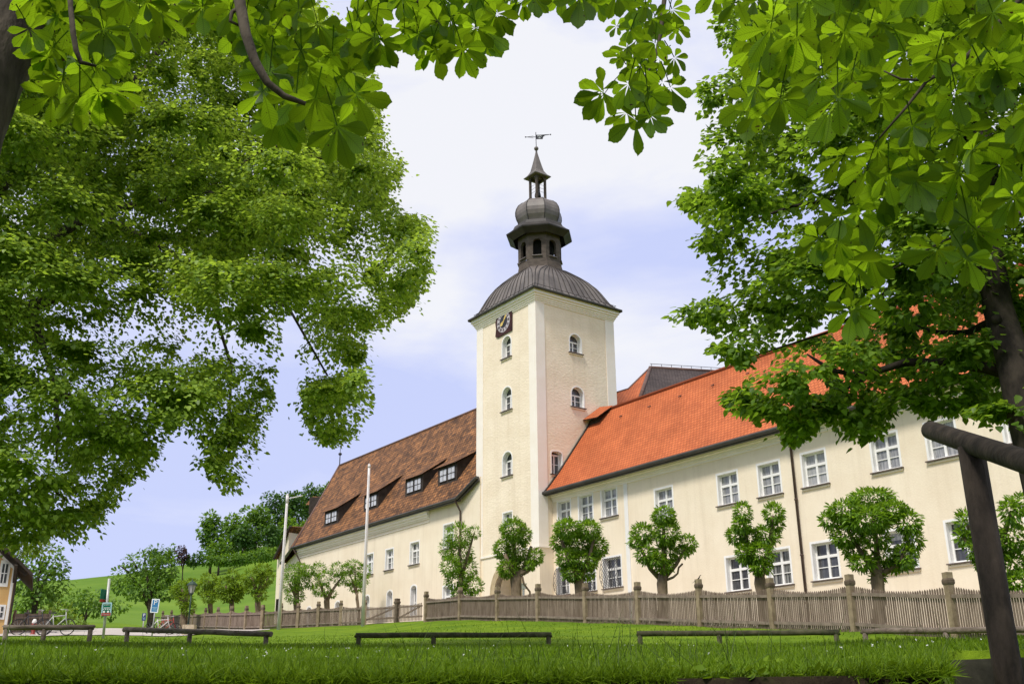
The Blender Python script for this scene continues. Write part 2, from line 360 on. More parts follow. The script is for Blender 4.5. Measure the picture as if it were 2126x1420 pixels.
M['lampgreen'] = mat_noise('lamp_green_iron', (0.02, 0.045, 0.032), (0.035, 0.065, 0.05), 4, 0.5)
M['lampglass'] = mat_noise('lamp_glass', (0.34, 0.34, 0.31), (0.45, 0.45, 0.42), 3, 0.2, spec=0.6)
M['ochre'] = mat_noise('ochre_plaster', (0.55, 0.33, 0.125), (0.62, 0.40, 0.165), 0.8, 0.92, 0.2, 12, detail=8)
M['rubber'] = mat_noise('tyre_rubber', (0.015, 0.015, 0.015), (0.03, 0.03, 0.03), 5, 0.8)
M['road'] = mat_noise('pale_gravel_road', (0.38, 0.335, 0.30), (0.52, 0.47, 0.43), 0.7, 0.95, 0.5, 20, detail=9)
M['darkstone'] = mat_noise('dark_mossy_stone', (0.022, 0.020, 0.015), (0.065, 0.060, 0.042), 4, 0.95, 0.7, 9)
M['hydrant'] = mat_noise('red_hydrant_paint', (0.20, 0.025, 0.022), (0.27, 0.04, 0.03), 4, 0.5)
M['feather'] = mat_noise('dark_feathers', (0.018, 0.016, 0.015), (0.04, 0.036, 0.033), 20, 0.7)
M['crate'] = mat_noise('pale_planter_wood', (0.40, 0.32, 0.22), (0.52, 0.43, 0.31), 5, 0.9)

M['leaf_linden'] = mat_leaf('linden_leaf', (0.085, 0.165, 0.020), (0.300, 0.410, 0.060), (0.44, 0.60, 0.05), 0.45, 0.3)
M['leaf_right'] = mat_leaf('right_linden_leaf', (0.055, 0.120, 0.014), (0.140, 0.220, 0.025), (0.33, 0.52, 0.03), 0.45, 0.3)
M['leaf_chestnut'] = mat_leaf('chestnut_leaf', (0.035, 0.085, 0.007), (0.085, 0.155, 0.010), (0.285, 0.460, 0.010), 0.53, 0.35, True)
M['leaf_pollard'] = mat_leaf('pollard_leaf', (0.060, 0.145, 0.012), (0.200, 0.330, 0.025), (0.30, 0.50, 0.02), 0.36, 0.3)
M['leaf_yellow'] = mat_leaf('yellow_green_leaf', (0.10, 0.185, 0.012), (0.22, 0.32, 0.022), (0.30, 0.44, 0.02), 0.32, 0.3)
M['leaf_mid'] = mat_leaf('mid_green_leaf', (0.050, 0.120, 0.014), (0.130, 0.230, 0.025), (0.22, 0.39, 0.02), 0.34, 0.25)
M['leaf_dark'] = mat_leaf('dark_green_leaf', (0.032, 0.085, 0.018), (0.075, 0.155, 0.028), (0.12, 0.24, 0.02), 0.32, 0.25)
M['leaf_wood'] = mat_leaf('wood_green_leaf', (0.060, 0.140, 0.018), (0.135, 0.24, 0.028), (0.22, 0.37, 0.02), 0.38, 0.2)
M['leaf_copper'] = mat_leaf('copper_beech_leaf', (0.045, 0.028, 0.030), (0.085, 0.050, 0.050), (0.12, 0.06, 0.05), 0.25, 0.25)
M['grass'] = mat_leaf('grass_blade', (0.065, 0.135, 0.005), (0.170, 0.250, 0.012), (0.22, 0.36, 0.010), 0.3, 0.15)
M['seedgrass'] = mat_leaf('tall_grass_stem', (0.035, 0.070, 0.012), (0.085, 0.120, 0.025), (0.10, 0.16, 0.02), 0.25, 0.15)
M['petal'] = mat_noise('white_petal', (0.70, 0.72, 0.66), (0.80, 0.80, 0.76), 4, 0.8)

def lawn_mat():
    m, t, b = base_mat('lawn_turf', 0.95, 0.1); l = t.links.new
    g = N(t, 'ShaderNodeNewGeometry')
    def nz_(sc, de=6, dist=0):
        n = N(t, 'ShaderNodeTexNoise'); n.inputs['Scale'].default_value = sc; n.inputs['Detail'].default_value = de; n.inputs['Roughness'].default_value = 0.65
        l(g.outputs['Position'], n.inputs[0]); return n
    def ramp(src, a, ca, bb, cb):
        r_ = N(t, 'ShaderNodeValToRGB'); r_.color_ramp.elements[0].position = a; r_.color_ramp.elements[1].position = bb
        r_.color_ramp.elements[0].color = rgba(ca); r_.color_ramp.elements[1].color = rgba(cb); l(src, r_.inputs[0]); return r_
    c1 = ramp(nz_(0.55).outputs[0], 0.35, (0.090, 0.170, 0.008), 0.68, (0.180, 0.268, 0.014))
    c2 = ramp(nz_(14, 3).outputs[0], 0.3, (0.62, 0.66, 0.6), 0.72, (1.2, 1.16, 1.1))
    mx = N(t, 'ShaderNodeMix', data_type='RGBA', blend_type='MULTIPLY'); mx.inputs['Factor'].default_value = 1
    l(c1.outputs[0], mx.inputs['A']); l(c2.outputs[0], mx.inputs['B'])
    soil = ramp(nz_(9, 5).outputs[0], 0.3, (0.010, 0.007, 0.004), 0.7, (0.034, 0.025, 0.014))
    ln = N(t, 'ShaderNodeVectorMath', operation='LENGTH'); l(g.outputs['Position'], ln.inputs[0])
    mr = N(t, 'ShaderNodeMapRange'); mr.inputs[1].default_value = 2.9; mr.inputs[2].default_value = 3.7; mr.inputs[3].default_value = 1.1; mr.inputs[4].default_value = -0.2
    l(ln.outputs['Value'], mr.inputs[0])
    ad_ = N(t, 'ShaderNodeMath', operation='MULTIPLY_ADD'); ad_.inputs[1].default_value = 1.2; ad_.inputs[2].default_value = -0.6; l(nz_(4, 4).outputs[0], ad_.inputs[0])
    sm = N(t, 'ShaderNodeMath', operation='ADD', use_clamp=True); l(mr.outputs[0], sm.inputs[0]); l(ad_.outputs[0], sm.inputs[1])
    m2 = N(t, 'ShaderNodeMix', data_type='RGBA'); l(sm.outputs[0], m2.inputs['Factor']); l(mx.outputs['Result'], m2.inputs['A']); l(soil.outputs[0], m2.inputs['B'])
    l(m2.outputs['Result'], b.inputs['Base Color'])
    bp = N(t, 'ShaderNodeBump'); bp.inputs['Strength'].default_value = 0.7; bp.inputs['Distance'].default_value = 0.06
    l(nz_(16, 4).outputs[0], bp.inputs['Height']); l(bp.outputs[0], b.inputs['Normal'])
    return m
M['lawn'] = lawn_mat()
M['hill'] = mat_noise('meadow_hill_grass', (0.085, 0.165, 0.014), (0.140, 0.225, 0.024), 0.06, 0.95, 0.4, 1.5, spec=0.1, detail=9, bdist=0.3)
# ------------------------------------------------------------------ ground, hill, road
def polar(name, Ds, azs, mat, dz=0.0, zf=None):
    mb = MB(); i0 = []
    V = [(D*math.sin(a), D*math.cos(a), gz(D*math.sin(a), D*math.cos(a))+dz) for a in azs for D in Ds]
    n = len(Ds)
    Fs = [(i*n+j, (i+1)*n+j, (i+1)*n+j+1, i*n+j+1) for i in range(len(azs)-1) for j in range(n-1)]
    mb.mesh(V, [f[::-1] for f in Fs])
    return mb.build(name, mat, None, True)
azv = np.radians(np.concatenate([np.arange(-180, -42, 6), np.arange(-42, 22, 0.5), np.arange(22, 27, 0.25), np.arange(27, 42, 0.5), np.arange(42, 181, 6)]))
Dl = [0.05, 1.2, 2.2, 2.55, 2.65, 2.75, 2.85, 2.95, 3.1, 3.4, 3.8, 4.3, 5, 6, 6.7, 6.76, 6.82, 6.9, 7.0, 7.2, 8, 9, 10, 12, 14, 16, 18, 20, 22, 25, 27, 29, 31, 33, 35, 37, 39, 41, 43, 45, 48, 51, 54, 57, 60, 63, 66, 69, 72, 75, 78, 82, 86, 90, 95, 100, 106, 112]
o = polar('lawn', Dl, azv, M['lawn']); tag(o, kind='structure')
o = polar('hill', [112, 118, 126, 135, 145, 156, 168, 180, 195, 210, 225, 240, 250, 258, 265, 272, 280, 288, 296, 330, 400, 700, 1500, 4000], azv, M['hill']); tag(o, kind='structure')
# road: pale gravel between the near lawn edge and the foot of the hill bank, tapering to the right
mb = MB(); xs = np.linspace(-420, 560, 46); rows = []
for x in xs:
    a = px_az(x, 1305)
    near = np.interp(x, [-420, 90, 200, 330, 430, 560], [44, 45, 50, 54, 60, 63.5]); far = np.interp(x, [-420, 130, 330, 350, 400, 450, 500, 560], [70, 72, 80, 82, 82, 73, 67.5, 65])
    rows.append([(D*math.sin(a), D*math.cos(a), gz(D*math.sin(a), D*math.cos(a))+0.03) for D in np.linspace(near, far, 30)])
V = [p for r_ in rows for p in r_]; n = 30
mb.mesh(V, [(i*n+j, i*n+j+1, (i+1)*n+j+1, (i+1)*n+j) for i in range(len(xs)-1) for j in range(n-1)])
tag(mb.build('road', M['road'], None, True), kind='structure')

# pale gravel strip behind the fence, added to bounce warm light onto the facades
mb = MB(); V = []; As = np.linspace(-31, 32, 90); n = 7
for a in As:
    for b in np.linspace(-3.2 if a > -4 else -2.6, 1.2, n):
        p = B(a, b, 0); V.append((p[0], p[1], gz(p[0], p[1])+.02))
mb.mesh(V, [(i*n+j, (i+1)*n+j, (i+1)*n+j+1, i*n+j+1) for i in range(len(As)-1) for j in range(n-1)])
tag(mb.build('path', M['road'], None, True), kind='structure')

# ------------------------------------------------------------------ walls with real openings, windows
def arch_pts(op, k=10):                                # outline of an opening, counter-clockwise seen from outside
    a0, a1, z0, z1 = op['a0'], op['a1'], op['z0'], op['z1']
    c = (a0+a1)/2; rise = op.get('rise', 0)
    if not rise: return [(a0, z0), (a1, z0), (a1, z1), (a0, z1)]
    pts = [(a0, z0), (a1, z0)]
    for i in range(k+1):
        t = math.pi*i/k
        pts.append((c+(a1-a0)/2*math.cos(t), z1-rise+rise*math.sin(t)))
    return pts
def wall(mb, o, d, a0, a1, z0, z1, ops, m=0):
    """wall sheet from a0 to a1 along d (seen from outside, left to right), with openings"""
    o = np.asarray(o, float)
    def P(a, z): return o+d*a+UP*z
    A = sorted(set([a0, a1]+[v for q in ops for v in (q['a0'], q['a1'])])); Z = sorted(set([z0, z1]+[v for q in ops for v in (q['z0'], q['z1'])]))
    for i in range(len(A)-1):
        for j in range(len(Z)-1):
            ca, cz = (A[i]+A[i+1])/2, (Z[j]+Z[j+1])/2
            if any(q['a0'] < ca < q['a1'] and q['z0'] < cz < q['z1'] for q in ops): continue
            mb.face([P(A[i], Z[j]), P(A[i+1], Z[j]), P(A[i+1], Z[j+1]), P(A[i], Z[j+1])], m)
    for q in ops:
        if q.get('rise'):
            pts = arch_pts(q)[2:]; half = len(pts)//2
            mb.face([P(q['a1'], q['z1'])]+[P(*p) for p in pts[:half+1]][::1][::-1], m)
            mb.face([P(q['a0'], q['z1'])]+[P(*p) for p in pts[half:]][::-1], m)
def window(par, o, d, nrm_out, q, depth=0.22, band=0.09, glass='glass', style='cross', sill=True, surround='paint', name='window'):
    o = np.asarray(o, float); n = nrm_out
    def P(a, z, out=0): return o+d*a+UP*z+n*out
    pts = arch_pts(q, 12); c = np.array([(q['a0']+q['a1'])/2, (q['z0']+q['z1'])/2])
    mb = MB()                                          # surround band standing 12 mm proud, and the reveal
    w_, h_ = q['a1']-q['a0'], q['z1']-q['z0']
    big = [(c[0]+(a-c[0])*(w_+2*band)/w_, c[1]+(z-c[1])*(h_+2*band)/h_) for a, z in pts]
    big = [(a, max(z, q['z0'])) for a, z in big]
    K = len(pts)
    for i in range(K):
        j = (i+1) % K
        if i == 0: continue
        mb.face([P(*big[i], 0.012), P(*big[j], 0.012), P(*pts[j], 0.012), P(*pts[i], 0.012)])
        mb.face([P(*big[j], 0.012), P(*big[i], 0.012), P(*big[i], -0.01), P(*big[j], -0.01)])
    for i in range(K):
        j = (i+1) % K
        mb.face([P(*pts[i], 0.012), P(*pts[j], 0.012), P(*pts[j], -depth-0.05), P(*pts[i], -depth-0.05)])
    w = mb.build(name, M[surround], par)
    if glass == 'glass' and style == 'cross' and random.random() < .4: glass = 'half_glass'
    if glass == 'curtain_glass': glass = random.choice(['curtain_glass', 'curtain_glass', 'half_glass', 'net_glass'])
    g = MB(); g.face([P(a, z, -depth-0.02) for a, z in pts]); g.build('pane', M[glass], w)
    if style == 'cross' and random.random() < .35:     # a roller blind drawn part of the way down
        bh = (q['z1']-q['z0'])*random.choice([.16, .22, .30]); g = MB(); g.face([P(q['a0'], q['z1']-bh, -depth-.012), P(q['a1'], q['z1']-bh, -depth-.012), P(q['a1'], q['z1'], -depth-.012), P(q['a0'], q['z1'], -depth-.012)]); g.build('blind', M['net_glass'], w)
    s = MB(); ax = (d, n, UP); fw = 0.065; iz0, iz1 = q['z0']+0.02, q['z1']
    def bar(a0, a1, z0, z1, t=0.05, off=0.0): s.box(P((a0+a1)/2, (z0+z1)/2, -depth+0.01+off), a1-a0, t, z1-z0, ax)
    a0, a1 = q['a0'], q['a1']; rise = q.get('rise', 0)
    ztop = iz1-rise
    bar(a0, a0+fw, iz0, ztop); bar(a1-fw, a1, iz0, ztop); bar(a0+fw, a1-fw, iz0, iz0+fw)
    mid = (a0+a1)/2
    if rise:
        ap = [p for p in arch_pts(q, 12)[2:]]
        for i in range(len(ap)-1):
            p, r_ = ap[i], ap[i+1]
            pc = lambda t: (mid+(t[0]-mid)*0.9, ztop+(t[1]-ztop)*0.9)
            s.face([P(*p, -depth+0.03), P(*r_, -depth+0.03), P(*pc(r_), -depth+0.03), P(*pc(p), -depth+0.03)])
    else: bar(a0+fw, a1-fw, iz1-fw, iz1)
    if style == 'cross':
        zt = iz0+(iz1-iz0)*0.63
        bar(a0+fw, a1-fw, zt-0.055, zt+0.055, 0.06); bar(mid-0.05, mid+0.05, iz0+fw, zt-0.055, 0.055); bar(mid-0.05, mid+0.05, zt+0.055, iz1-fw, 0.055)
        zm = iz0+fw+(zt-iz0-fw)*0.5
        bar(a0+fw, mid-0.05, zm-0.016, zm+0.016, 0.03); bar(mid+0.05, a1-fw, zm-0.016, zm+0.016, 0.03)
    elif style == 'arch':
        zt = ztop-0.02
        bar(a0+fw, a1-fw, zt-0.04, zt+0.04, 0.06); bar(mid-0.035, mid+0.035, iz0+fw, zt-0.04, 0.055)
        zm = (iz0+fw+zt)/2
        bar(a0+fw, mid-0.035, zm-0.014, zm+0.014, 0.03); bar(mid+0.035, a1-fw, zm-0.014, zm+0.014, 0.03)
    elif style == 'slit':
        zm = (iz0+ztop)/2; bar(mid-0.02, mid+0.02, iz0+fw, ztop); bar(a0+fw, mid-0.02, zm-0.02, zm+0.02); bar(mid+0.02, a1-fw, zm-0.02, zm+0.02)
    s.build('sash', M['paint'], w)
    if sill:
        b = MB(); b.box(P(mid, q['z0']-0.03, 0.04), w_+2*band+0.10, 0.17, 0.045, ax); b.build('sill', M['sillstone'], w)
        b = MB(); b.box(P(mid, q['z0']-0.10, 0.02), w_+2*band+0.02, 0.09, 0.07, ax); b.build('sill_moulding', M['plaster'], w)
    return w
def O(a0, a1, z0, z1, rise=0): return dict(a0=a0, a1=a1, z0=z0, z1=z1, rise=rise)
NF = -D2                                               # outward normal of the long facades
def roof_face(mb, pts, m=0):
    """roof polygon with uv in metres: u along the eave, v up the slope (first edge is the eave)"""
    pts = [np.asarray(p, float) for p in pts]
    u = nrm(pts[1]-pts[0]); n = nrm(np.cross(pts[1]-pts[0], pts[2]-pts[0])); v = np.cross(n, u)
    mb.face(pts, m, [((p-pts[0])@u, (p-pts[0])@v) for p in pts])
def down_pipe(par, top, kick, bottom, r_=0.055, mat='brownpipe'):
    mb = MB(); mb.tube([top, top-UP*0.12, kick, bottom], r_, 10)
    for k in (0.3, 0.6, 0.85):
        p = np.asarray(kick)+(np.asarray(bottom)-kick)*k; mb.tube([p-UP*0.03, p+UP*0.03], r_+0.018, 10)
    return mb.build('downpipe', M[mat], par, True)

# ------------------------------------------------------------------ the tower
S = 5.96
tower = thing('abbey_tower', B(0, 0, 4.3), 'tall square cream abbey tower with a dark onion dome, clock and corner pilasters', 'tower')
EZ = 22.85
mb = MB()
wl = [O(-3.36+.04, -2.42, 12.76, 14.16, .46), O(-3.33, -2.42, 16.63, 18.04, .45), O(-3.30, -2.43, 19.86, 21.22, .43), O(-3.30, -2.46, 9.85, 10.68)]
door = O(-4.12, -1.78, 3.6, 7.55, 1.2)
wall(mb, TC, E1, -S, 0, 3.2, 8.47, [door], 1)
wall(mb, TC, E1, -S, 0, 8.47, EZ, wl, 0)
wr = [O(.95, 1.70, 12.47, 13.79, .16), O(2.53, 3.42, 16.61, 17.83, .44), O(2.50, 3.35, 19.91, 21.08, .42)]
wall(mb, TC, D2, 0, S, 3.2, 8.47, [], 1)
wall(mb, TC, D2, 0, S, 8.47, EZ, wr, 0)
mb.face([B(-S, 0, EZ), B(-S, 0, 3.2), B(-S, S, 3.2), B(-S, S, EZ)], 0); mb.face([B(-S, S, EZ), B(-S, S, 3.2), B(0, S, 3.2), B(0, S, EZ)], 0)
# doorway recess (barrel passage)
pts = arch_pts(door, 14); dep = 1.6
for i in range(len(pts)):
    j = (i+1) % len(pts)
    mb.face([TC+E1*pts[i][0]+UP*pts[i][1], TC+E1*pts[j][0]+UP*pts[j][1], TC+E1*pts[j][0]+UP*pts[j][1]+D2*dep, TC+E1*pts[i][0]+UP*pts[i][1]+D2*dep], 1)
mb.face([TC+E1*a+UP*z+D2*dep for a, z in pts], 1)
mb.build('wall', [M['roughcast'], M['plaster']], tower)
for q in wl[:3]: window(tower, TC, E1, NF, q, 0.3, 0.07, 'glass', 'arch', True)
window(tower, TC, E1, NF, wl[3], 0.2, 0.07, 'curtain_glass', 'cross', False)
for q in wr: window(tower, TC, D2, E1, q, 0.3, 0.07, 'glass', 'arch', True)
# stone arch
mb = MB(); inner = arch_pts(door, 14)[1:]; c = -2.95
def ring_out(p): return (c+(p[0]-c)*1.36, p[1] if p[1] <= 6.36 else 6.35+(p[1]-6.35)*1.34)
inner = [(door['a1'], 3.6)]+arch_pts(door, 14)[2:]+[(door['a0'], 3.6)]
for i in range(len(inner)-1):
    p, q = inner[i], inner[i+1]; P_, Q_ = ring_out(p), ring_out(q)
    fr = lambda t, b: B(t[0], b, t[1])
    mb.face([fr(p, -.05), fr(P_, -.05), fr(Q_, -.05), fr(q, -.05)]); mb.face([fr(P_, -.05), fr(P_, .02), fr(Q_, .02), fr(Q_, -.05)])
    mb.face([fr(q, -.05), fr(q, .35), fr(p, .35), fr(p, -.05)])
mb.build('stone_arch', M['stone'], tower)
mb = MB()
mb.box(B(-2.95, 1.52, 5.2), 1.5, .1, 3.2, (E1, D2, UP)); d_ = mb.build('door', M['stone'], tower)
# pilasters above the belt course, mitred at the corners
mb = MB()
def pil(a0, a1, b0, b1): mb.box(B((a0+a1)/2, (b0+b1)/2, (8.47+EZ)/2), a1-a0, b1-b0, EZ-8.47, (E1, D2, UP))
pil(-.66, .03, -.03, .62); pil(-S-.03, -S+.66, -.03, .62); pil(-.62, .03, S-.66, S+.03)
p_ = mb.build('corner_pilaster', M['pilaster'], tower)
mb = MB()
for k, (z, ht, pr) in enumerate(((8.44, .10, .07),)):
    mb.box(B(-S/2, -pr/2, z), S+2*pr, pr, ht, (E1, D2, UP)); mb.box(B(pr/2, S/2, z), pr, S-.002, ht, (E1, D2, UP))
mb.build('belt_course', M['pilaster'], tower)
mb = MB()                                              # eaves cornice in steps
for z0, z1, pr in ((22.52, 22.62, .05), (22.62, 22.72, .10), (22.72, 22.84, .15), (22.84, 22.97, .22), (22.97, 23.19, .30)):
    mb.box(B(-S/2, S/2, (z0+z1)/2), S+2*pr, S+2*pr, z1-z0, (E1, D2, UP))
mb.build('cornice', M['pilaster'], tower)
# bell shaped roof: square at the eave, octagonal under the lantern
AX = B(-S/2, S/2, 0)
RT = nrm(_r*np.array([1, 1, 0]))
def axis(z): return AX-RT*(.20*max(0, min(1, (z-23.2)/4))+.014*max(0, z-27.2))   # the old cap leans a little
AXD = axis(27.5)
def oct_ring(h, ch, z):
    pts = []
    for (sx, sy, first) in ((1, -1, 0), (1, 1, 1), (-1, 1, 0), (-1, -1, 1)):
        p1 = (sx*h, sy*(h-ch)); p2 = (sx*(h-ch), sy*h)
        pts += [p1, p2] if first else [p2, p1]
    return [axis(z)+E1*a+D2*b+UP*z for a, b in pts]
prof = [(3.36, .0, 23.19), (3.36, .0, 23.25), (3.10, .01, 23.45), (2.90, .03, 23.72), (2.76, .06, 24.05), (2.62, .10, 24.40), (2.46, .16, 24.76), (2.24, .26, 25.12), (1.98, .44, 25.44), (1.72, .60, 25.70), (1.48, .70, 25.92)]
mb = MB(); mb.rings([oct_ring(h, max(c_, .002), z) for h, c_, z in prof])
mb.build('dome_roof', M['copper'], tower)
mb = MB()
for side in range(4):
    dirs = ((E1, D2), (D2, -E1), (-E1, -D2), (-D2, E1))[side]
    nn, tt = dirs
    for k in np.linspace(-.94, .94, 13):
        path = []
        for h, c_, z in prof[1:]:
            w2 = h-c_
            lim = k*3.36 if abs(k*3.36) < w2 else None
            x = k*(w2*.55+.45*3.36*min(1, w2/3.36))
            path.append(axis(z)+nn*(h+.012)+tt*x*(w2/(w2*.55+.45*3.36*min(1, w2/3.36)))+UP*z)
        mb.tube(path, .026, 5)
for sx in (1, -1):
    for sy in (1, -1):
        mb.tube([axis(z)+E1*sx*(h-c_/2+.01)+D2*sy*(h-c_/2+.01)+UP*z for h, c_, z in prof[1:]], .035, 6)
mb.build('roof_seam', M['seam'], tower)
mb = MB(); g = 3.38
cs = [AX+E1*sx*g+D2*sy*g+UP*23.22 for sx, sy in ((1, -1), (1, 1), (-1, 1), (-1, -1), (1, -1))]
for i in range(4): mb.tube([cs[i], cs[i+1]], .085, 8)
mb.build('gutter', M['gutter'], tower, False)
mb = MB()                                              # snow guard rails
g = 3.15
cs = [AX+E1*sx*g+D2*sy*g+UP*23.56 for sx, sy in ((1, -1), (1, 1), (-1, 1), (-1, -1), (1, -1))]
for i in range(4):
    mb.tube([cs[i], cs[i+1]], .016, 5)
    for k in np.linspace(.04, .96, 11):
        p = cs[i]+(cs[i+1]-cs[i])*k; mb.tube([p, p-UP*.2], .014, 4)
mb.build('snow_guard', M['seam'], tower)
# octagonal lantern with openings
def octp(r_, z, ph=math.pi/8):
    return [axis(z)+(E1*math.cos(ph+math.pi/4*i)+D2*math.sin(ph+math.pi/4*i))*r_+UP*z for i in range(8)]
mb = MB(); mb.rings([octp(1.60, 25.60), octp(1.52, 25.95), octp(1.45, 26.30), octp(1.42, 26.55)], 0, False, False)
zb, zt = 26.55, 28.35; r_ = 1.42
for i in range(8):
    t0 = math.pi/8+math.pi/4*i
    p = AXD+(E1*math.cos(t0)+D2*math.sin(t0))*r_; q = AXD+(E1*math.cos(t0+math.pi/4)+D2*math.sin(t0+math.pi/4))*r_
    ln = np.linalg.norm(q-p); dd = (q-p)/ln; nn = np.cross(dd, UP)
    op = O(ln/2-.27, ln/2+.27, 26.78, 27.92, .27)
    wall(mb, p, dd, 0, ln, zb, zt, [op])
    pts = arch_pts(op)
    for a in range(len(pts)):
        b = (a+1) % len(pts); P1 = p+dd*pts[a][0]+UP*pts[a][1]; P2 = p+dd*pts[b][0]+UP*pts[b][1]
        mb.face([P1, P2, P2-nn*.2, P1-nn*.2])
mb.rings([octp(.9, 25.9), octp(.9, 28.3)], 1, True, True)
mb.build('lantern', [M['drum'], M['dark']], tower)
for i in range(8):
    mb = MB(); t0 = math.pi/8+math.pi/4*i
    p = AXD+(E1*math.cos(t0)+D2*math.sin(t0))*r_; q = AXD+(E1*math.cos(t0+math.pi/4)+D2*math.sin(t0+math.pi/4))*r_
    dd = nrm(q-p); nn = np.cross(dd, UP); mb.box((p+q)/2+UP*26.75+nn*.04,   .62, .12, .05, (dd, nn, UP)); mb.build('lantern_sill', M['copper'], tower)
mb = MB()
mb.rings([octp(1.74, 28.20), octp(1.90, 28.32), octp(2.16, 28.50), octp(2.18, 28.58), octp(1.95, 28.74), octp(1.72, 28.95), octp(1.60, 29.2)], 0)
mb.build('lantern_roof', M['seam'], tower)
mb = MB()
mb.rings([octp(a, z) for a, z in ((1.34, 29.1), (1.30, 29.30), (1.36, 29.46), (1.46, 29.68), (1.52, 29.94), (1.52, 30.18), (1.46, 30.44), (1.32, 30.70), (1.10, 30.90), (.82, 31.04), (.54, 31.10))])
mb.build('onion_dome', M['copper'], tower)
mb = MB()
for i in range(8):
    mb.tube([octp(a+.01, z)[i] for a, z in ((1.34, 29.1), (1.30, 29.30), (1.36, 29.46), (1.46, 29.68), (1.52, 29.94), (1.52, 30.18), (1.46, 30.44), (1.32, 30.70), (1.10, 30.90), (.82, 31.04), (.54, 31.10))], .028, 5)
mb.build('onion_seam', M['seam'], tower)
# open turret
def sq(h, z): return [axis(z)+E1*a*h+D2*b*h+UP*z for a, b in ((1, -1), (1, 1), (-1, 1), (-1, -1))]
mb = MB(); hp = .34
for a in (-1, 1):
    for b in (-1, 1): mb.box(axis(32)+E1*a*hp+D2*b*hp+UP*31.98, .13, .13, 2.0, (E1, D2, UP))
for sgn, (u_, v_) in ((1, (E1, D2)), (-1, (E1, D2)), (1, (D2, E1)), (-1, (D2, E1))):
    base = axis(32.6)+v_*sgn*hp
    pts = [(.28, 32.95), (.28, 32.55)]+[(.28*math.cos(t), 32.55+.25*math.sin(t)) for t in np.linspace(0, math.pi, 9)]+[(-.28, 32.95)]
    mb.face([base+u_*a+UP*z-v_*.06*sgn for a, z in pts]); mb.face([base+u_*a+UP*z+v_*.06*sgn for a, z in pts])
mb.build('turret_post', M['drum'], tower)
mb = MB(); mb.rings([octp(.12, 31.5), octp(.22, 31.52), octp(.20, 31.7), octp(.13, 31.95), octp(.05, 32.05)]); mb.tube([axis(32)+UP*31.9, axis(32)+UP*32.6], .03, 6)
for z in (31.75, 32.0, 32.25): mb.tube([axis(32)+E1*.33-D2*.33+UP*z, axis(32)+E1*.33+D2*.33+UP*z], .012, 4); mb.tube([axis(32)+E1*.33-D2*.33+UP*z, axis(32)-E1*.33-D2*.33+UP*z], .012, 4)
mb.build('turret_bell', M['iron'], tower)
mb = MB(); mb.rings([sq(.63, 32.86), sq(.65, 32.91), sq(.46, 33.10), sq(.32, 33.36), sq(.235, 33.75), sq(.13, 34.3), sq(.05, 34.75), sq(.03, 35.1)], 0, True)
mb.build('spire', M['copper'], tower)
mb = MB(); mb.ball(axis(35)+UP*35.08, .15, 14, 10); mb.build('ball_finial', M['copper'], tower, True)
vane = MB(); vane.tube([axis(35)+UP*35.2, axis(36)+UP*36.32], .026, 6)
v_ = vane.build('weather_vane', M['iron'], tower)
def font_mesh(txt, size, origin, right, up, mat, name, par, ext=.004, align='CENTER'):
    cu = bpy.data.curves.new('t', 'FONT'); cu.body = txt; cu.size = size; cu.align_x = align; cu.align_y = 'CENTER'; cu.extrude = ext; cu.resolution_u = 3
    tmp = bpy.data.objects.new('t', cu); COL.objects.link(tmp)
    dg = bpy.context.evaluated_depsgraph_get(); me0 = tmp.evaluated_get(dg).to_mesh()
    nn = np.cross(right, up); mb_ = MB()
    V = [np.asarray(origin, float)+right*v.co.x+up*v.co.y+nn*v.co.z for v in me0.vertices]
    mb_.mesh(V, [tuple(p.vertices) for p in me0.polygons])
    bpy.data.objects.remove(tmp, do_unlink=True)
    return mb_.build(name, mat, par)
mb = MB(); fz = 35.98; q0 = axis(36)+UP*fz; k_ = .66; RT0, UP0 = RT, UP; RT, UP = RT*k_, UP*k_
fl = [(.03, .22), (.55, .22), (1.35, .27), (1.35, .21), (.92, .14), (.74, -.02), (.68, -.28), (.03, -.28)]
nn = np.cross(RT0, UP0)
for sg in (1, -1): mb.face([q0+RT*a+UP*z+nn*.012*sg for a, z in (fl if sg > 0 else fl[::-1])])
for i in range(len(fl)):
    p, q = fl[i], fl[(i+1) % len(fl)]; mb.face([q0+RT*p[0]+UP*p[1]+nn*.012, q0+RT*p[0]+UP*p[1]-nn*.012, q0+RT*q[0]+UP*q[1]-nn*.012, q0+RT*q[0]+UP*q[1]+nn*.012])
mb.build('flag', M['iron'], v_)
font_mesh('PEA', .27*k_, q0+RT*.36+UP*.07+nn*.016, RT0, UP0, M['white_sign'], 'flag_letter', v_)
font_mesh('1881', .16*k_, q0+RT*.36-UP*.16+nn*.016, RT0, UP0, M['white_sign'], 'flag_number', v_)
mb = MB(); mb.tube([q0-RT*.03-UP*.03, q0-RT*1.02-UP*.03], .022, 5); mb.tube([q0-RT*.25+UP*.10, q0-RT*.98-UP*.03, q0-RT*.25-UP*.16], .012, 4); mb.ball(q0-RT*1.04-UP*.03, .05, 6, 4)
mb.build('arrow', M['iron'], v_)
mb = MB(); mb.tube([q0+RT*1.3+UP*.24, q0+RT*1.46+UP*.24], .012, 4); mb.ball(q0+RT*1.48+UP*.24, .05, 6, 4); mb.build('flag_tip', M['iron'], v_)
RT, UP = RT0, UP0
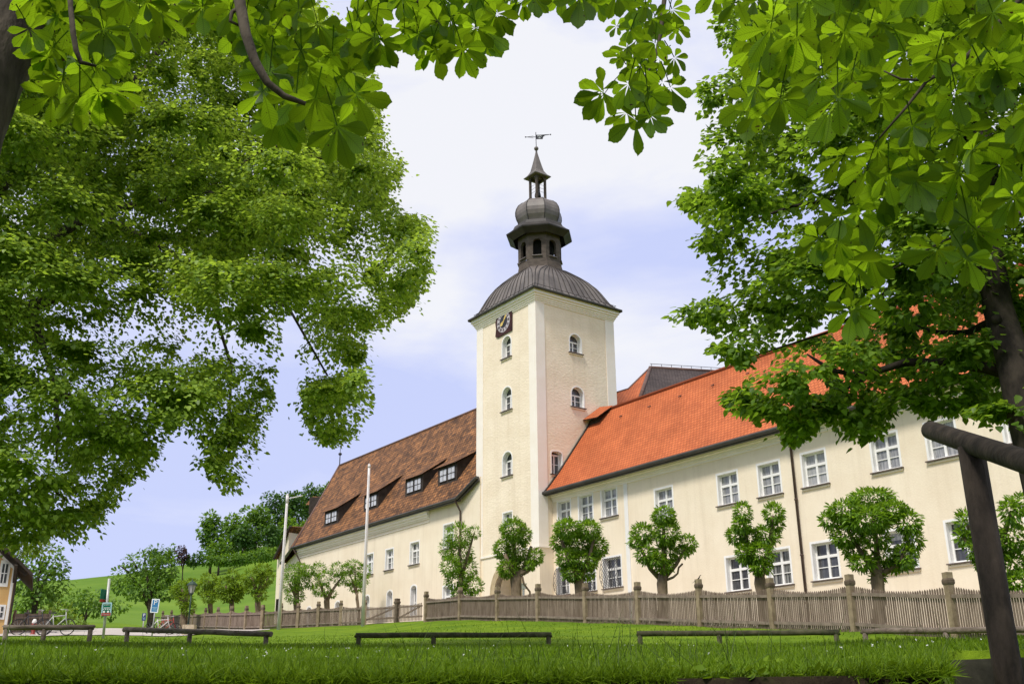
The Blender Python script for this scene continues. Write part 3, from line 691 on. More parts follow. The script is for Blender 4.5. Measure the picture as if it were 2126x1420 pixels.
# clock on the left face
cc = B(-3.08, -.02, 22.02+.26); ck = MB()
ol = [(-.86, -.80), (-.62, -.92), (.84, -.88), (.86, .62), (.70, .70), (-.70, .70), (-.84, .60), (-.76, .28), (-.86, .1), (-.78, -.3)]
for i in range(len(ol)):
    p, q = ol[i], ol[(i+1) % len(ol)]; ck.face([cc+E1*p[0]+UP*p[1]-D2*.05, cc+E1*p[0]+UP*p[1]+D2*.01, cc+E1*q[0]+UP*q[1]+D2*.01, cc+E1*q[0]+UP*q[1]-D2*.05])
ck.face([cc+E1*a+UP*z-D2*.05 for a, z in ol]); clock = ck.build('clock', M['clockred'], tower)
cy = cc-UP*.08
def disc(r0, r1, b, n=40):
    m_ = MB()
    for i in range(n):
        t0, t1 = 2*math.pi*i/n, 2*math.pi*(i+1)/n
        f = lambda r__, t: cy+E1*r__*math.cos(t)+UP*r__*math.sin(t)-D2*b
        if r0 == 0: m_.face([f(0, 0), f(r1, t0), f(r1, t1)])
        else: m_.face([f(r0, t0), f(r1, t0), f(r1, t1), f(r0, t1)])
    return m_
disc(.40, .66, .058).build('hour_ring', M['clockring'], clock)
for h, cnt in enumerate((2, 1, 2, 3, 3, 2, 3, 4, 4, 3, 2, 3)):
    t = math.pi/2-math.pi/6*h; mb = MB()
    for k in range(cnt):
        tt_ = t+(k-(cnt-1)/2)*.10; e_ = E1*math.cos(tt_)+UP*math.sin(tt_); mb.beam(cy+e_*.44-D2*.063, cy+e_*.62-D2*.063, .028, .006, D2)
    mb.build('numeral', M['clockred'], clock)
disc(0, .37, .060).build('clock_centre', M['iron'], clock)
for t, l_, w_ in ((R(52), .58, .075), (R(215), .40, .12)):
    mb = MB(); e_ = E1*math.cos(t)+UP*math.sin(t); s_ = -E1*math.sin(t)+UP*math.cos(t)
    mb.face([cy-e_*.12-s_*w_*.3-D2*.075, cy+e_*l_*.6-s_*w_-D2*.075, cy+e_*l_-D2*.075, cy+e_*l_*.6+s_*w_-D2*.075, cy-e_*.12+s_*w_*.3-D2*.075])
    mb.build('clock_hand', M['gold'], clock)

# ------------------------------------------------------------------ right wing with the orange roof
WB = 0.95                                              # wall plane behind the tower front
right = thing('monastery_wing', B(10, WB, 3.2), 'cream two storey monastery wing with a bright orange tiled roof right of the tower', 'building')
RO_ = TC+D2*WB
up_ops = [O(.46, 1.50, 9.45, 10.80), O(2.24, 3.33, 9.42, 10.82), O(4.08, 5.20, 9.40, 10.85), O(8.0, 9.15, 8.72, 10.15)]+[O(a, a+1.15, 8.74, 10.13) for a in (12.08, 14.46, 16.84, 20.22, 22.62, 25.6)]
lo_ops = [O(.30, 1.23, 5.9, 7.3), O(2.29, 3.38, 5.88, 7.35), O(4.05, 5.33, 5.88, 7.35)]+[O(a, a+1.2, 4.96, 6.42) for a in (12.2, 14.5, 16.86, 20.3, 22.85, 25.8)]
mb = MB(); EW = 11.15
wall(mb, RO_, E1, 0, 32, 2.0, EW, up_ops+lo_ops)
mb.face([B(32, WB, 2), B(32, 8.2, 2), B(32, 8.2, EW), B(32, 4.3, 16.3), B(32, WB, EW)]); mb.face([B(0, 8.2, 2), B(0, 8.2, EW), B(32, 8.2, EW), B(32, 8.2, 2)])
mb.build('wall', M['plaster'], right)
for i, q in enumerate(up_ops): window(right, RO_, E1, NF, q, .21, .09, 'curtain_glass', 'cross', i not in (0, 1, 3) or True)
for i, q in enumerate(lo_ops):
    w_ = window(right, RO_, E1, NF, q, .25, .09, 'glass', 'cross')
    if i < 3:                                          # bellied iron grilles on the first three
        g = MB(); a0, a1, z0, z1 = q['a0'], q['a1'], q['z0'], q['z1']
        def gp(u, v): return B(a0+(a1-a0)*u, WB-.06-.30*math.sin(math.pi*min(1, max(0, v)))**.7*(.9 if v < .5 else .75), z0+(z1-z0)*v)
        K = 7
        for k in range(-K, K+1):
            for sg in (1, -1):
                seg = []
                for v in np.linspace(0, 1, 13):
                    u = k/K+sg*v*1.0 if sg > 0 else (k+K)/K-v*1.0
                    if 0 <= u <= 1: seg.append(gp(u, v))
                if len(seg) > 1: g.tube(seg, .011, 4)
        for u in (0, 1): g.tube([gp(u, v) for v in np.linspace(0, 1, 9)], .016, 4)
        g.build('window_grille', M['iron'], w_)
mb = MB()
for z0, z1, pr in ((10.86, 10.98, .05), (10.98, 11.12, .12), (11.12, 11.22, .24), (11.22, 11.28, .34)):
    mb.box(B(16.02, WB-pr/2, (z0+z1)/2), 31.96, pr, z1-z0, (E1, D2, UP))
mb.build('cornice', M['pilaster'], right)
mb = MB(); mb.box(B(5.92, WB-.015, (10.86+3)/2), .27, .03, 7.86, (E1, D2, UP)); mb.build('wall_strip', M['white'], right)
rp = [(.34, 11.33), (.75, 11.78), (1.45, 12.62), (2.9, 14.55), (4.3, 16.42)]
mb = MB(); v0 = 0
for i in range(len(rp)-1):
    (b0, z0), (b1, z1) = rp[i], rp[i+1]; l_ = math.hypot(b1-b0, z1-z0); a0 = .02
    mb.face([B(a0, b0, z0), B(33, b0, z0), B(33, b1, z1), B(a0, b1, z1)], 0, [(a0, v0), (33, v0), (33, v0+l_), (a0, v0+l_)]); v0 += l_
roof_face(mb, [B(33, 8.3, 11.3), B(.02, 8.3, 11.3), B(.02, 4.3, 16.42), B(33, 4.3, 16.42)])
mb.build('roof', M['orange'], right)
mb = MB(); mb.tube([B(.02, 4.3, 16.44), B(33, 4.3, 16.44)], .11, 8); mb.build('ridge', M['orange'], right, True)
mb = MB()
for i in range(len(rp)-1): mb.beam(B(.05, rp[i][0], rp[i][1]+.03), B(.05, rp[i+1][0], rp[i+1][1]+.03), .12, .10)
mb.build('verge', M['gutter'], right)
mb = MB(); mb.tube([B(-.28, .30, 11.30), B(33, .30, 11.30)], .10, 10); mb.box(B(16.5, .44, 11.26), 32.9, .16, .2, (E1, D2, UP)); mb.build('gutter', M['gutter'], right)
down_pipe(right, B(16.4, .30, 11.2), B(16.4, WB-.09, 10.6), B(16.4, WB-.09, 3.0))
mb = MB()                                              # little lucarne beside the tower
q0, q1 = B(.05, 3.45, 15.5), B(1.15, 3.55, 15.5)
mb.box(B(.55, 3.95, 15.62), .9, .5, .5, (E1, D2, UP), 1); roof_face(mb, [B(-.0, 3.3, 15.92), B(1.25, 3.3, 15.80), B(1.5, 4.35, 16.6), B(.03, 4.6, 16.9)], 0)
roof_face(mb, [B(1.25, 3.3, 15.74), B(-.0, 3.3, 15.86), B(.03, 4.6, 16.84), B(1.5, 4.35, 16.54)], 1)
mb.build('lucarne', [M['orange'], M['darkwood']], right)
for k in range(9): mb = MB(); mb.tube([B(3+k*2.3, 3.6, 15.52), B(3+k*2.3, 3.4, 15.42)], .03, 5); mb.build('roof_hook', M['ridge'], right)

# roof of the wing behind, showing above the ridge
rear = thing('rear_wing', B(5, 9, 3.5), 'wing behind the orange roof with an orange hip and grey tiled slope', 'building')
A_ = at(1350, 763, 69.0); zA = A_[2]
qB = ray(1500, 772); Bp = qB*(zA/qB[2])
Q1 = B(1.85, 4.75, 16.3); Q1 = at(1322, 846, 62.5); Q2 = at(1232, 868, 62.0); Q3 = at(1261, 821, 64.5); Q4 = at(1305, 807, 66.5)
Q5 = at(1560, 800, 66)
bk = np.array([.2, 6, -5.2])
mb = MB()
roof_face(mb, [Q2, Q1, A_, Q4, Q3]); roof_face(mb, [Q1, Q5, Bp, A_], 1)
roof_face(mb, [Bp+bk, A_+bk, A_, Bp], 1); roof_face(mb, [A_+bk, Q3, Q4, A_], 0)
mb.build('roof', [M['orange'], M['greytile']], rear)
mb = MB(); mb.tube([Q1, A_], .13, 8); mb.tube([A_, Bp], .12, 8); mb.tube([A_, Q4, Q3], .07, 6); mb.build('ridge', M['ridge'], rear, True)
mb = MB(); mb.tube([A_+UP*.28, Bp+UP*.28], .02, 5)
for k in np.linspace(.02, .98, 8): p = A_+(Bp-A_)*k; mb.tube([p, p+UP*.3], .02, 5)
mb.build('ridge_rail', M['seam'], rear)
mb = MB(); cz = 14.8
for p, q in ((Q2, Q1), (Q1, Q5), (Q5, Bp+bk), (Bp+bk, A_+bk), (A_+bk, Q2)):
    p0 = np.array([p[0], p[1], 3.]); q0 = np.array([q[0], q[1], 3.]); mb.face([p0+np.array([0, 3., 0]), q0+np.array([0, 3., 0]), q0+np.array([0, 3, 9.]), p0+np.array([0, 3, 9.])])
mb.build('wall', M['plaster'], rear)

# ------------------------------------------------------------------ left wing with the brown roof
LB = 0.12
left = thing('monastery_wing', B(-18, LB, 5.2), 'long cream monastery wing with a steep brown tiled roof and dormers left of the tower', 'building')
LO = TC+D2*LB
ops = [O(-a0, -a1, z0, z1) for a0, a1, z0, z1 in ((19.6, 18.6, 9.0, 10.36), (16.86, 15.88, 9.02, 10.34), (13.68, 12.62, 9.0, 10.38), (9.73, 8.65, 9.5, 10.95), (9.70, 8.6, 5.7, 7.25))]
aops = [O(-a0, -a1, z0, z1, .22) for a0, a1, z0, z1 in ((28.5, 27.8, 6.2, 7.6), (23.9, 23.2, 6.2, 7.6), (19.5, 18.92, 6.2, 7.62), (16.5, 15.85, 6.0, 7.64), (13.48, 12.82, 5.85, 7.68))]
mb = MB(); LE = 12.15
wall(mb, LO, E1, -30.4, -7.84, 3.5, LE, ops+aops)
mb.face([B(-7.84, LB, 3.5), B(-5.46, -.12, 3.5), B(-5.46, -.12, 13.2), B(-7.84, LB, LE+.25)])
mb.face([B(-5.46, -.12, 3.5), B(-5.46, .5, 3.5), B(-5.46, .5, 13.2), B(-5.46, -.12, 13.2)])
F0 = B(-30.4, LB, 0); en = np.array([-.80, .60, 0]); en = nrm(at(570, 1250, 96)*np.array([1, 1, 0])-F0); F1 = F0+en*9.0
mb.face([F1+UP*3.5, F0+UP*3.5, F0+UP*LE, F1+UP*LE])
mb.face([F1+UP*3.5, F1+UP*LE, B(-24, 11.5, LE), B(-24, 11.5, 3.5)]); mb.face([B(-24, 11.5, 3.5), B(-24, 11.5, LE), B(-6, 11.5, LE), B(-6, 11.5, 3.5)])
mb.build('wall', M['plaster'], left)
for q in ops: window(left, LO, E1, NF, q, .2, .09, 'curtain_glass', 'cross', True)
for q in aops: window(left, LO, E1, NF, q, .3, .09, 'glass', 'slit', False)
mb = MB()
for z0, z1, pr in ((11.42, 11.47, .05), (11.62, 11.72, .06), (11.72, 11.86, .14), (11.86, 12.02, .24), (12.02, 12.12, .34)):
    mb.box(B(-20.9, LB-pr/2, (z0+z1)/2), 19.0, pr, z1-z0, (E1, D2, UP))
mb.build('cornice', M['pilaster'], left)
# roof planes
RB = 5.6
ev0, ev1 = B(-30.75, -.33, 12.22), B(-7.6, -.33, 12.22)
rl = on(705, 966, RB); rr = on(989, 850, RB); rz = (rl[2]+rr[2])/2; rl[2] = rz; rr[2] = rz; rr = rr+E1*.6
el0 = F1+nrm(np.array([-en[1], en[0], 0]))*.35+UP*12.22
mb = MB()
sl = (rz-12.22)/(RB+.33)
def roofz(b): return 12.22+(b+.33)*sl
roof_face(mb, [ev0, ev1, B(-5.98, .02+.45, roofz(.47)), B(-5.98, RB, rz), rl])
roof_face(mb, [el0, ev0, rl])
roof_face(mb, [B(-5.98, 11.8, 12.2), B(-24, 11.8, 12.2), rl, B(-5.98, RB, rz)]); roof_face(mb, [B(-24, 11.8, 12.2), el0, rl])
roof_face(mb, [ev1, B(-5.46, -.30, 13.12), B(-5.98, .47, roofz(.47))])
mb.build('roof', M['brown'], left)
mb = MB(); mb.tube([rl, B(-5.98, RB, rz)], .10, 8); mb.tube([ev0, rl], .09, 8); mb.build('ridge', M['ridge'], left, True)
mb = MB(); mb.tube([ev0-D2*.05, ev1-D2*.05], .10, 8); mb.tube([ev1-D2*.05, B(-5.46, -.36, 13.12)], .10, 8); mb.tube([el0, ev0-D2*.05], .10, 8)
mb.box(B(-19.2, -.24, 12.15), 23.0, .16, .18, (E1, D2, UP)); mb.beam(B(-7.7, -.2, 12.2), B(-5.46, -.22, 13.06), .12, .3); mb.build('gutter', M['gutter'], left)
down_pipe(left, B(-7.75, -.35, 12.2), B(-7.72, LB-.12, 11.5), B(-7.72, LB-.12, 4.2))
down_pipe(left, ev0-D2*.05+E1*.3, F0+E1*.35-D2*.12+UP*11.2, F0+E1*.35-D2*.12+UP*4.6)
mb = MB(); mb.tube([rl, rl+UP*1.0], .045, 6); mb.ball(rl+UP*1.02, .16, 10, 6, 0, (1, 1, .8)); mb.tube([rl+UP*1.15, rl+UP*1.75], .025, 5); mb.box(rl+UP*1.72+RT*.06, .14, .02, .1); mb.build('ridge_finial', M['iron'], left)
# shed dormers
def on_roof(x, y):
    q = ray(x, y); n = np.cross(E1, D2*(RB+.33)+UP*(rz-12.22)); return q*((ev0@n)/(q@n))
for (xl, xr, yb, hz_, xa, ya) in ((673, 702, 1089, 1.12, 742, 1027), (755, 785, 1058, 1.15, 820, 993), (841, 878, 1027, 1.16, 917, 957), (909, 949, 1005, 1.18, 987, 938)):
    pl = on_roof(xl, yb+5); b_ = (pl-TC)@D2; aL = (pl-TC)@E1; pr_ = on(xr, yb-6, b_); aR = (pr_-TC)@E1; zb = roofz(b_)
    apx = on_roof(xa, ya); ba = (apx-TC)@D2; za = apx[2]; zt = zb+hz_
    dr = MB()
    dr.face([B(aL, b_, zb), B(aR, b_, zb), B(aR, b_, zt), B(aL, b_, zt)]); dr.face([B(aR, b_, zb), B(aR, ba, za), B(aR, b_, zt)]); dr.face([B(aL, b_, zb), B(aL, b_, zt), B(aL, ba, za)])
    dm = dr.build('dormer', M['darkwood'], left)
    t = MB(); roof_face(t, [B(aL-.35, b_-.18, zt-.02), B(aR+.10, b_-.18, zt-.02), B(aR+.16, ba+.1, za+.12), B(aL-1.3, ba+.1, za+.12)]); roof_face(t, [B(aR+.10, b_-.18, zt-.06), B(aL-.35, b_-.18, zt-.06), B(aL-1.3, ba+.1, za+.08), B(aR+.16, ba+.1, za+.08)])
    t.face([B(aL-.35, b_-.18, zt-.06), B(aR+.10, b_-.18, zt-.06), B(aR+.10, b_-.18, zt-.02), B(aL-.35, b_-.18, zt-.02)]); t.build('dormer_roof', M['brown'], dm)
    roof2 = MB(); roof2.face([B(aL, b_-.0, zb), B(aL, b_, zt), B(aL-1.0, ba*.55+b_*.45, (za*.55+zb*.45))]); roof2.build('dormer_cheek', M['brown'], dm)
    wd = aR-aL; p = MB(); f = MB(); ax = (E1, D2, UP)
    for k in (.30, .72):
        ca = aL+wd*k; w2 = wd*.36; h2 = hz_*.66; cz_ = zb+hz_*.50
        p.box(B(ca, b_-.02, cz_), w2, .03, h2, ax)
        for dx in (-w2/2, 0, w2/2): f.box(B(ca+dx, b_-.045, cz_), .035 if dx else .025, .02, h2+.04, ax)
        for dz_ in (-h2/2, 0, h2/2): f.box(B(ca, b_-.048, cz_+dz_), w2+.04, .022, .03, ax)
    p.build('dormer_pane', M['pale_glass'], dm); f.build('dormer_frame', M['darkwood'], dm)
# hip-end dormers seen edge on
for (x0, y0, x1, y1, dep) in ((640, 1030, 664, 1048, 93), (597, 1092, 625, 1112, 96)):
    dm = MB(); c = at((x0+x1)/2, (y0+y1)/2+10, dep); dm.box(c+np.array([.5, 0, -.2]), 1.5, 2.0, 1.5); d0 = dm.build('dormer', M['darkwood'], left)
    t = MB(); a = at(x0-6, y1, dep); b = at(x1+4, y1-2, dep-1); t1 = at(x0+10, y0, dep+1); t2 = at(x1+4, y0+1, dep+1); roof_face(t, [a, b, t2, t1]); roof_face(t, [b, a, t1, t2]); t.build('dormer_roof', M['brown'], d0)
# far block beyond the bend of the wing
fb = thing('rear_house', F1+UP*6, 'pale house end with a sloping dark eave beyond the left wing of the abbey', 'house')
mb = MB(); a = at(572, 1262, 92); b = at(597, 1262, 90); ta = at(576, 1152, 92); tb = at(600, 1100, 90); ap = at(607, 1060, 90); bq = b*1.0; bk2 = np.array([6., 10, 0])
a[2] = b[2] = 6.0
mb.face([a, b, tb, ta]); mb.face([b, b+bk2, tb+bk2, tb]); mb.face([a+bk2, a, ta, ta+bk2]); mb.face([b+bk2, a+bk2, ta+bk2, tb+bk2])
mb.build('wall', M['plaster'], fb)
mb = MB(); e0 = at(569, 1160, 91.5); e1_ = at(603, 1092, 89.5); roof_face(mb, [e0, e1_, e1_+bk2*1.1+UP*.6, e0+bk2*1.1+UP*.6]); roof_face(mb, [e1_, e0, e0+bk2*1.1+UP*.45, e1_+bk2*1.1+UP*.45]); mb.build('roof', M['brown'], fb)
mb = MB(); mb.tube([e0, e1_], .12, 6); mb.build('eave_board', M['darkwood'], fb)
mb = MB(); mb.box(at(578, 1258, 91.3), .45, .1, 1.2); mb.build('window', M['dark'], fb)

# ------------------------------------------------------------------ ochre house at the left edge
K = at(12, 1312, 55); K[2] = gz(K[0], K[1])-.1
hd = nrm(np.array([-.914, -.406, 0])); hn = np.array([hd[1], -hd[0], 0]); hn = hn if hn[1] < 0 else -hn
house = thing('farm_house', K, 'ochre rendered house with a dark overhanging gable roof at the left edge of the lawn', 'house')
def H(a, b, z): return K+hd*a-hn*b+UP*z
zt = at(44, 1168, 55)[2]-K[2]
hop = [O(-1.35+2.05-.02, -1.35+2.5, zt-1.62, zt-.42, .14)]
mb = MB(); wd = 9.0; rise = 3.9
mb.face([H(wd, 0, 0), H(0, 0, 0), H(0, 0, zt), H(wd/2, 0, zt+rise), H(wd, 0, zt)]); mb.face([H(0, 0, 0), H(0, 5, 0), H(0, 5, zt), H(0, 0, zt)]); mb.face([H(wd, 5, 0), H(wd, 0, 0), H(wd, 0, zt), H(wd, 5, zt)]); mb.face([H(0, 5, 0), H(wd, 5, 0), H(wd, 5, zt), H(wd/2, 5, zt+rise), H(0, 5, zt)])
mb.build('wall', M['ochre'], house)
mb = MB(); mb.box(H(.06, -.02, zt/2), .12, .05, zt, (hd, hn, UP)); 
for k in (0, 1):
    p, q = (H(0, -.02, zt-.12), H(wd/2, -.02, zt+rise-.12)); mb.beam(p, q, .05, .42, UP)
    break
mb.build('corner_strip', M['white'], house)
mb = MB(); sl_ = rise/(wd/2)
for sg in (0, 1):
    def Hs(a, b, z): return H(a if not sg else wd-a, b, z)
    a_ = [Hs(-.8, -1.0, zt-.8*sl_+.12), Hs(-.8, 5.6, zt-.8*sl_+.12), Hs(wd/2, 5.6, zt+rise+.12), Hs(wd/2, -1.0, zt+rise+.12)]
    roof_face(mb, a_, 0); roof_face(mb, [p-UP*.16 for p in a_[::-1]], 1); mb.face([a_[0], a_[3], a_[3]-UP*.16, a_[0]-UP*.16], 1); mb.face([a_[1], a_[0], a_[0]-UP*.16, a_[1]-UP*.16], 1)
mb.build('roof', [M['greytile'], M['darkwood']], house)
mb = MB(); mb.beam(H(-.5, -.5, zt-.62), H(wd/2, -.5, zt+rise-.18), .16, .16); mb.beam(H(-.02, -.0, zt-.9), H(-.02, -.9, zt-.2), .14, .14); mb.tube([H(-.08, -.1, zt-.4), H(-.08, -.1, .1)], .06, 8); mb.build('eave_beam', M['darkwood'], house)
for x, y0, y1 in ((9, 1168, 1212), (0, 1258, 1282)):
    c = at(x, (y0+y1)/2, 1.0); t = ((K@hn))/(c@hn); c = c*t; h_ = (y1-y0)/F*55*1.08
    fr = MB(); fr.box(c+hn*.02, .44, .05, h_, (hd, hn, UP)); w_ = fr.build('window', M['white'], house)
    pn = MB(); pn.box(c+hn*.05, .24, .03, h_*.72, (hd, hn, UP)); pn.build('pane', M['glass'], w_)
    pn = MB(); pn.box(c+hn*.07, .04, .02, h_*.72, (hd, hn, UP)); pn.box(c+hn*.072, .24, .02, .04, (hd, hn, UP)); pn.build('sash', M['paint'], w_)
# ------------------------------------------------------------------ picket fences with stone posts
FK = 2244*1.35
def fence_post(mb, p, h=1.35, w=.165, d=E1, n=D2):
    ax = (d, n, UP); mb.box(p+UP*(h-.14)/2, w, w, h-.14+.5, ax)
def post_cap(mb, p, h, w, d, n):
    pts = []
    for r_, z in ((1.12, -.17), (1.22, -.13), (1.22, -.07), (.95, -.02), (.55, .03), (.2, .05)):
        pts.append([p+d*a*w/2*r_+n*b*w/2*r_+UP*(h+z) for a, b in ((-1, -1), (1, -1), (1, 1), (-1, 1))])
    mb.rings(pts, 0, True, True)
def make_fence(name, label, posts, pitch=.082, pw=.050, gatey=False):
    root = thing(name, posts[0], label, 'fence')
    for i, p in enumerate(posts):
        q = posts[min(i+1, len(posts)-1)]; o_ = posts[max(i-1, 0)]
        d = nrm((q-o_)*np.array([1, 1, 0])); n = np.array([-d[1], d[0], 0])
        h = 1.35*(1+.02*math.sin(i*2.3)); b = MB(); fence_post(b, p, h, .17, d, n); po = b.build('post', M['post'], root)
        c = MB(); post_cap(c, p, h, .17, d, n); c.build('post_cap', M['postcap'], po)
    for i in range(len(posts)-1):
        p, q = posts[i], posts[i+1]; d = q-p; L_ = math.hypot(d[0], d[1]); dh = nrm(d*np.array([1, 1, 0])); n = np.array([-dh[1], dh[0], 0])
        if n[1] > 0: n = -n                            # towards the lawn
        zz = lambda t: p[2]+(q[2]-p[2])*t
        m_ = MB(); k = max(3, int((L_-.2)/pitch))
        for j in range(k):
            t = (.11+(L_-.22)*(j+.5)/k)/L_; sag = 1.18-.145*(1-(2*t-1)**2)+random.uniform(-.006, .006)
            c = p+d*t; c = np.array([c[0], c[1], 0]); z0 = zz(t)-.06; z1 = zz(t)+sag
            wj = pw*random.uniform(.85, 1.1); lean = random.uniform(-.004, .004)
            a, b = c-dh*wj/2, c+dh*wj/2
            V = [a+UP*z0, b+UP*z0, b+UP*(z1-.04)+dh*lean, (a+b)/2+UP*z1+dh*lean, a+UP*(z1-.04)+dh*lean]
            V2 = [v-n*.02 for v in V]
            m_.face(V); m_.face(V2[::-1])
            for u in range(5): w_ = (u+1) % 5; m_.face([V[w_], V[u], V2[u], V2[w_]])
        pn = m_.build('picket_panel', M['fence'], root)
        for h in (.93, .16):
            r_ = MB(); r_.beam(p+dh*.08+n*.03+UP*h, q-dh*.08+n*.03+UP*h, .045, .085); r_.build('rail', M['fencerail'], pn)
    return root
rx = [(884, 1287, 58), (955, 1286, 61.5)]+[(x, y, 66+(x-1033)*.0504) for x, y in ((1033, 1288), (1118, 1289), (1217, 1290), (1327, 1294), (1456, 1299), (1607, 1304), (1776, 1309), (1985, 1316), (2245, 1322))]
rpost = []
for x, y, h in rx: q = ray(x, y)*(FK/h); rpost.append(ground(q))
make_fence('picket_fence', 'weathered picket fence with capped stone posts before the tower and orange roofed wing', rpost)
lx = [(335, 30.5), (353, 31.5), (375, 33.3), (399, 35.5), (424, 38), (450, 40.5), (478, 43), (509, 45), (543, 46), (581, 46), (617, 46.3), (659, 46.7), (706, 47), (757, 47)]
lpost = []
for x, h in lx: q = ray(x, 1303)*(FK/h); lpost.append(ground(q))
make_fence('picket_fence', 'long weathered picket fence running left from the gate towards the parking signs', lpost, .075, .068)
# gate: two leaves between the posts
g0, g2 = lpost[-1], ground(ray(879, 1290)*(FK/50.5)); g1 = ground(g0+(g2-g0)*.56)
gate = thing('garden_gate', g1, 'open slatted wooden garden gate with two leaves where the two picket fences meet', 'gate')
for p, h in ((g1, 1.25), ):
    d = nrm((g2-g0)*np.array([1, 1, 0])); n = np.array([-d[1], d[0], 0]); b = MB(); fence_post(b, p, h, .24, d, n); po = b.build('post', M['postcap'], gate); c = MB(); post_cap(c, p, h, .24, d, n); c.build('post_cap', M['postcap'], po)
for p, q in ((g0, g1), (g1, g2)):
    d = q-p; L_ = np.linalg.norm(d[:2]); dh = nrm(d*np.array([1, 1, 0])); m_ = MB(); k = int((L_-.3)/.125)
    for j in range(k):
        t = (.15+(L_-.3)*(j+.5)/k)/L_; c = p+d*t; m_.box(c+UP*(.55-.05*(1-(2*t-1)**2)), .045, .03, 1.02-.14*(1-(2*t-1)**2), (dh, np.array([-dh[1], dh[0], 0]), UP))
    lf = m_.build('gate_leaf', M['fence'], gate)
    for h in (.28, .86):
        r_ = MB(); r_.beam(p+dh*.13+UP*h, q-dh*.13+UP*h, .05, .09); r_.build('rail', M['fence'], lf)
    r_ = MB(); r_.beam(p+dh*.15+UP*.24, q-dh*.3+UP*.84, .05, .08); r_.build('brace', M['fence'], lf)

# bird on a post cap
bp_ = rpost[6]+UP*1.42
bird = MB()
Rg = []
for s_, r_, z in ((-.10, .006, .0), (-.06, .022, .01), (-.01, .040, .045), (.03, .042, .085), (.05, .030, .12), (.06, .024, .145), (.075, .024, .165), (.085, .012, .185)):
    Rg.append([bp_+RT*(s_+r_*.6*math.cos(t))+UP*(z+r_*.5*math.sin(t)+.02)+np.cross(RT, UP)*r_*math.sin(t) for t in np.linspace(0, 2*math.pi, 9)[:-1]])
bird.rings(Rg, 0, True, True); bird.tube([bp_+RT*.085+UP*.19, bp_+RT*.125+UP*.19], [.008, .001], 5); bird.tube([bp_+RT*.01+UP*.06, bp_+RT*.012-UP*.03], .006, 4)
bird.face([bp_-RT*.08+UP*.03+_w*.02, bp_-RT*.08+UP*.03-_w*.02, bp_-RT*.19-UP*.05-_w*.02, bp_-RT*.19-UP*.05+_w*.02])
bo = bird.build('bird', M['feather'], None, True, bp_); tag(bo, 'small dark bird perched on a fence post cap before the orange roofed wing', 'bird')

# ------------------------------------------------------------------ low log barriers on the lawn
def barrier(xl, yl, xr, yr, Dl_, Dr_, ps, label, mat, rad=.058):
    a, b = at(xl, yl, Dl_), at(xr, yr, Dr_)
    root = thing('log_barrier', ground((a+b)/2), label, 'barrier', 'low log barriers across the lawn')
    n = 9; pts = [a+(b-a)*t+UP*random.uniform(-.006, .006) for t in np.linspace(0, 1, n)]; d = nrm(b-a)
    m_ = MB(); m_.tube([a-d*.004]+pts+[b+d*.004], [rad*.86]+[rad*(1+random.uniform(-.04, .04)) for _ in range(n)]+[rad*.86], 14); m_.build('rail', M[mat], root, True)
    for t in ps:
        p = a+(b-a)*t; g = ground(p, -.25); m_ = MB(); m_.tube([g, p-UP*rad*.6], [rad*.95, rad*.9], 12); m_.build('post', M[mat], root, True)
barrier(8, 1302, 195, 1302, 26.5, 26, (.03, .45, .965), 'pale log barrier at the far left beside the ochre house', 'log')
barrier(258, 1306, 563, 1316, 26, 23, (.025, .47, .97), 'weathered log barrier in front of the parking signs and left picket fence', 'log')
barrier(739, 1318, 1145, 1317, 23.5, 23, (.014, .40, .985), 'dark mossy log barrier on the lawn below the tower', 'mosslog')
barrier(1323, 1315, 1742, 1312, 23, 22.5, (.014, .42, .985), 'mossy log barrier on the lawn below the orange roofed wing', 'mosslog')
barrier(1790, 1310, 2230, 1305, 22, 21, (.014, .42, .985), 'log barrier furthest right, passing behind the dark handrail post', 'log')

# dark handrail of the steps, close to the camera
a, b = at(1932, 893, 7.0), at(2230, 992, 5.1)
hr = thing('log_handrail', at(2088, 1440, 6.2), 'dark round log handrail on a thick post at the right, close to the viewer', 'handrail')
d = nrm(b-a); m_ = MB(); m_.tube([a-d*.045, a-d*.03, a, (a*2+b)/3, (a+2*b)/3, b, b+d*1.6], [.026, .050, .060, .061, .061, .061, .061], 20); m_.build('rail', M['darkrail'], hr, True)
pt = a+(b-a)*.36; pb = at(2088, 1440, 6.2); pb = np.array([pt[0], pt[1], -1.2]); m_ = MB(); m_.tube([pb, (pb+pt)/2, pt-UP*.02], [.076, .074, .072], 18); m_.build('post', M['darklog'], hr, True)
m_ = MB(); p2 = b+d*1.4; m_.tube([np.array([p2[0], p2[1], -2.]), p2-UP*.03], .09, 16); m_.build('post', M['darklog'], hr, True)
# low dark stone wall of the steps
sw = MB(); c = at(1972, 1369, 6.95); c2 = at(2600, 1345, 6.6); dd = nrm((c2-c)*np.array([1, 1, 0])); nn = np.array([-dd[1], dd[0], 0])
for k in range(8):
    for j in range(5):
        hh = .17; sw.box(c+dd*(.17+.36*k+(j % 2)*.12+random.uniform(-.02, .02))+UP*(-.09-.18*j)+nn*random.uniform(-.02, .02)+nn*.15, .35, .34, hh+.004, (dd, nn, UP))
sw.box(c+dd*1.5+nn*.17-UP*.46, 2.9, .26, .9, (dd, nn, UP))
tag(sw.build('stone_wall', M['darkstone'], None, False, ground(c)), 'low dark mossy stone wall beside the handrail post', 'wall')

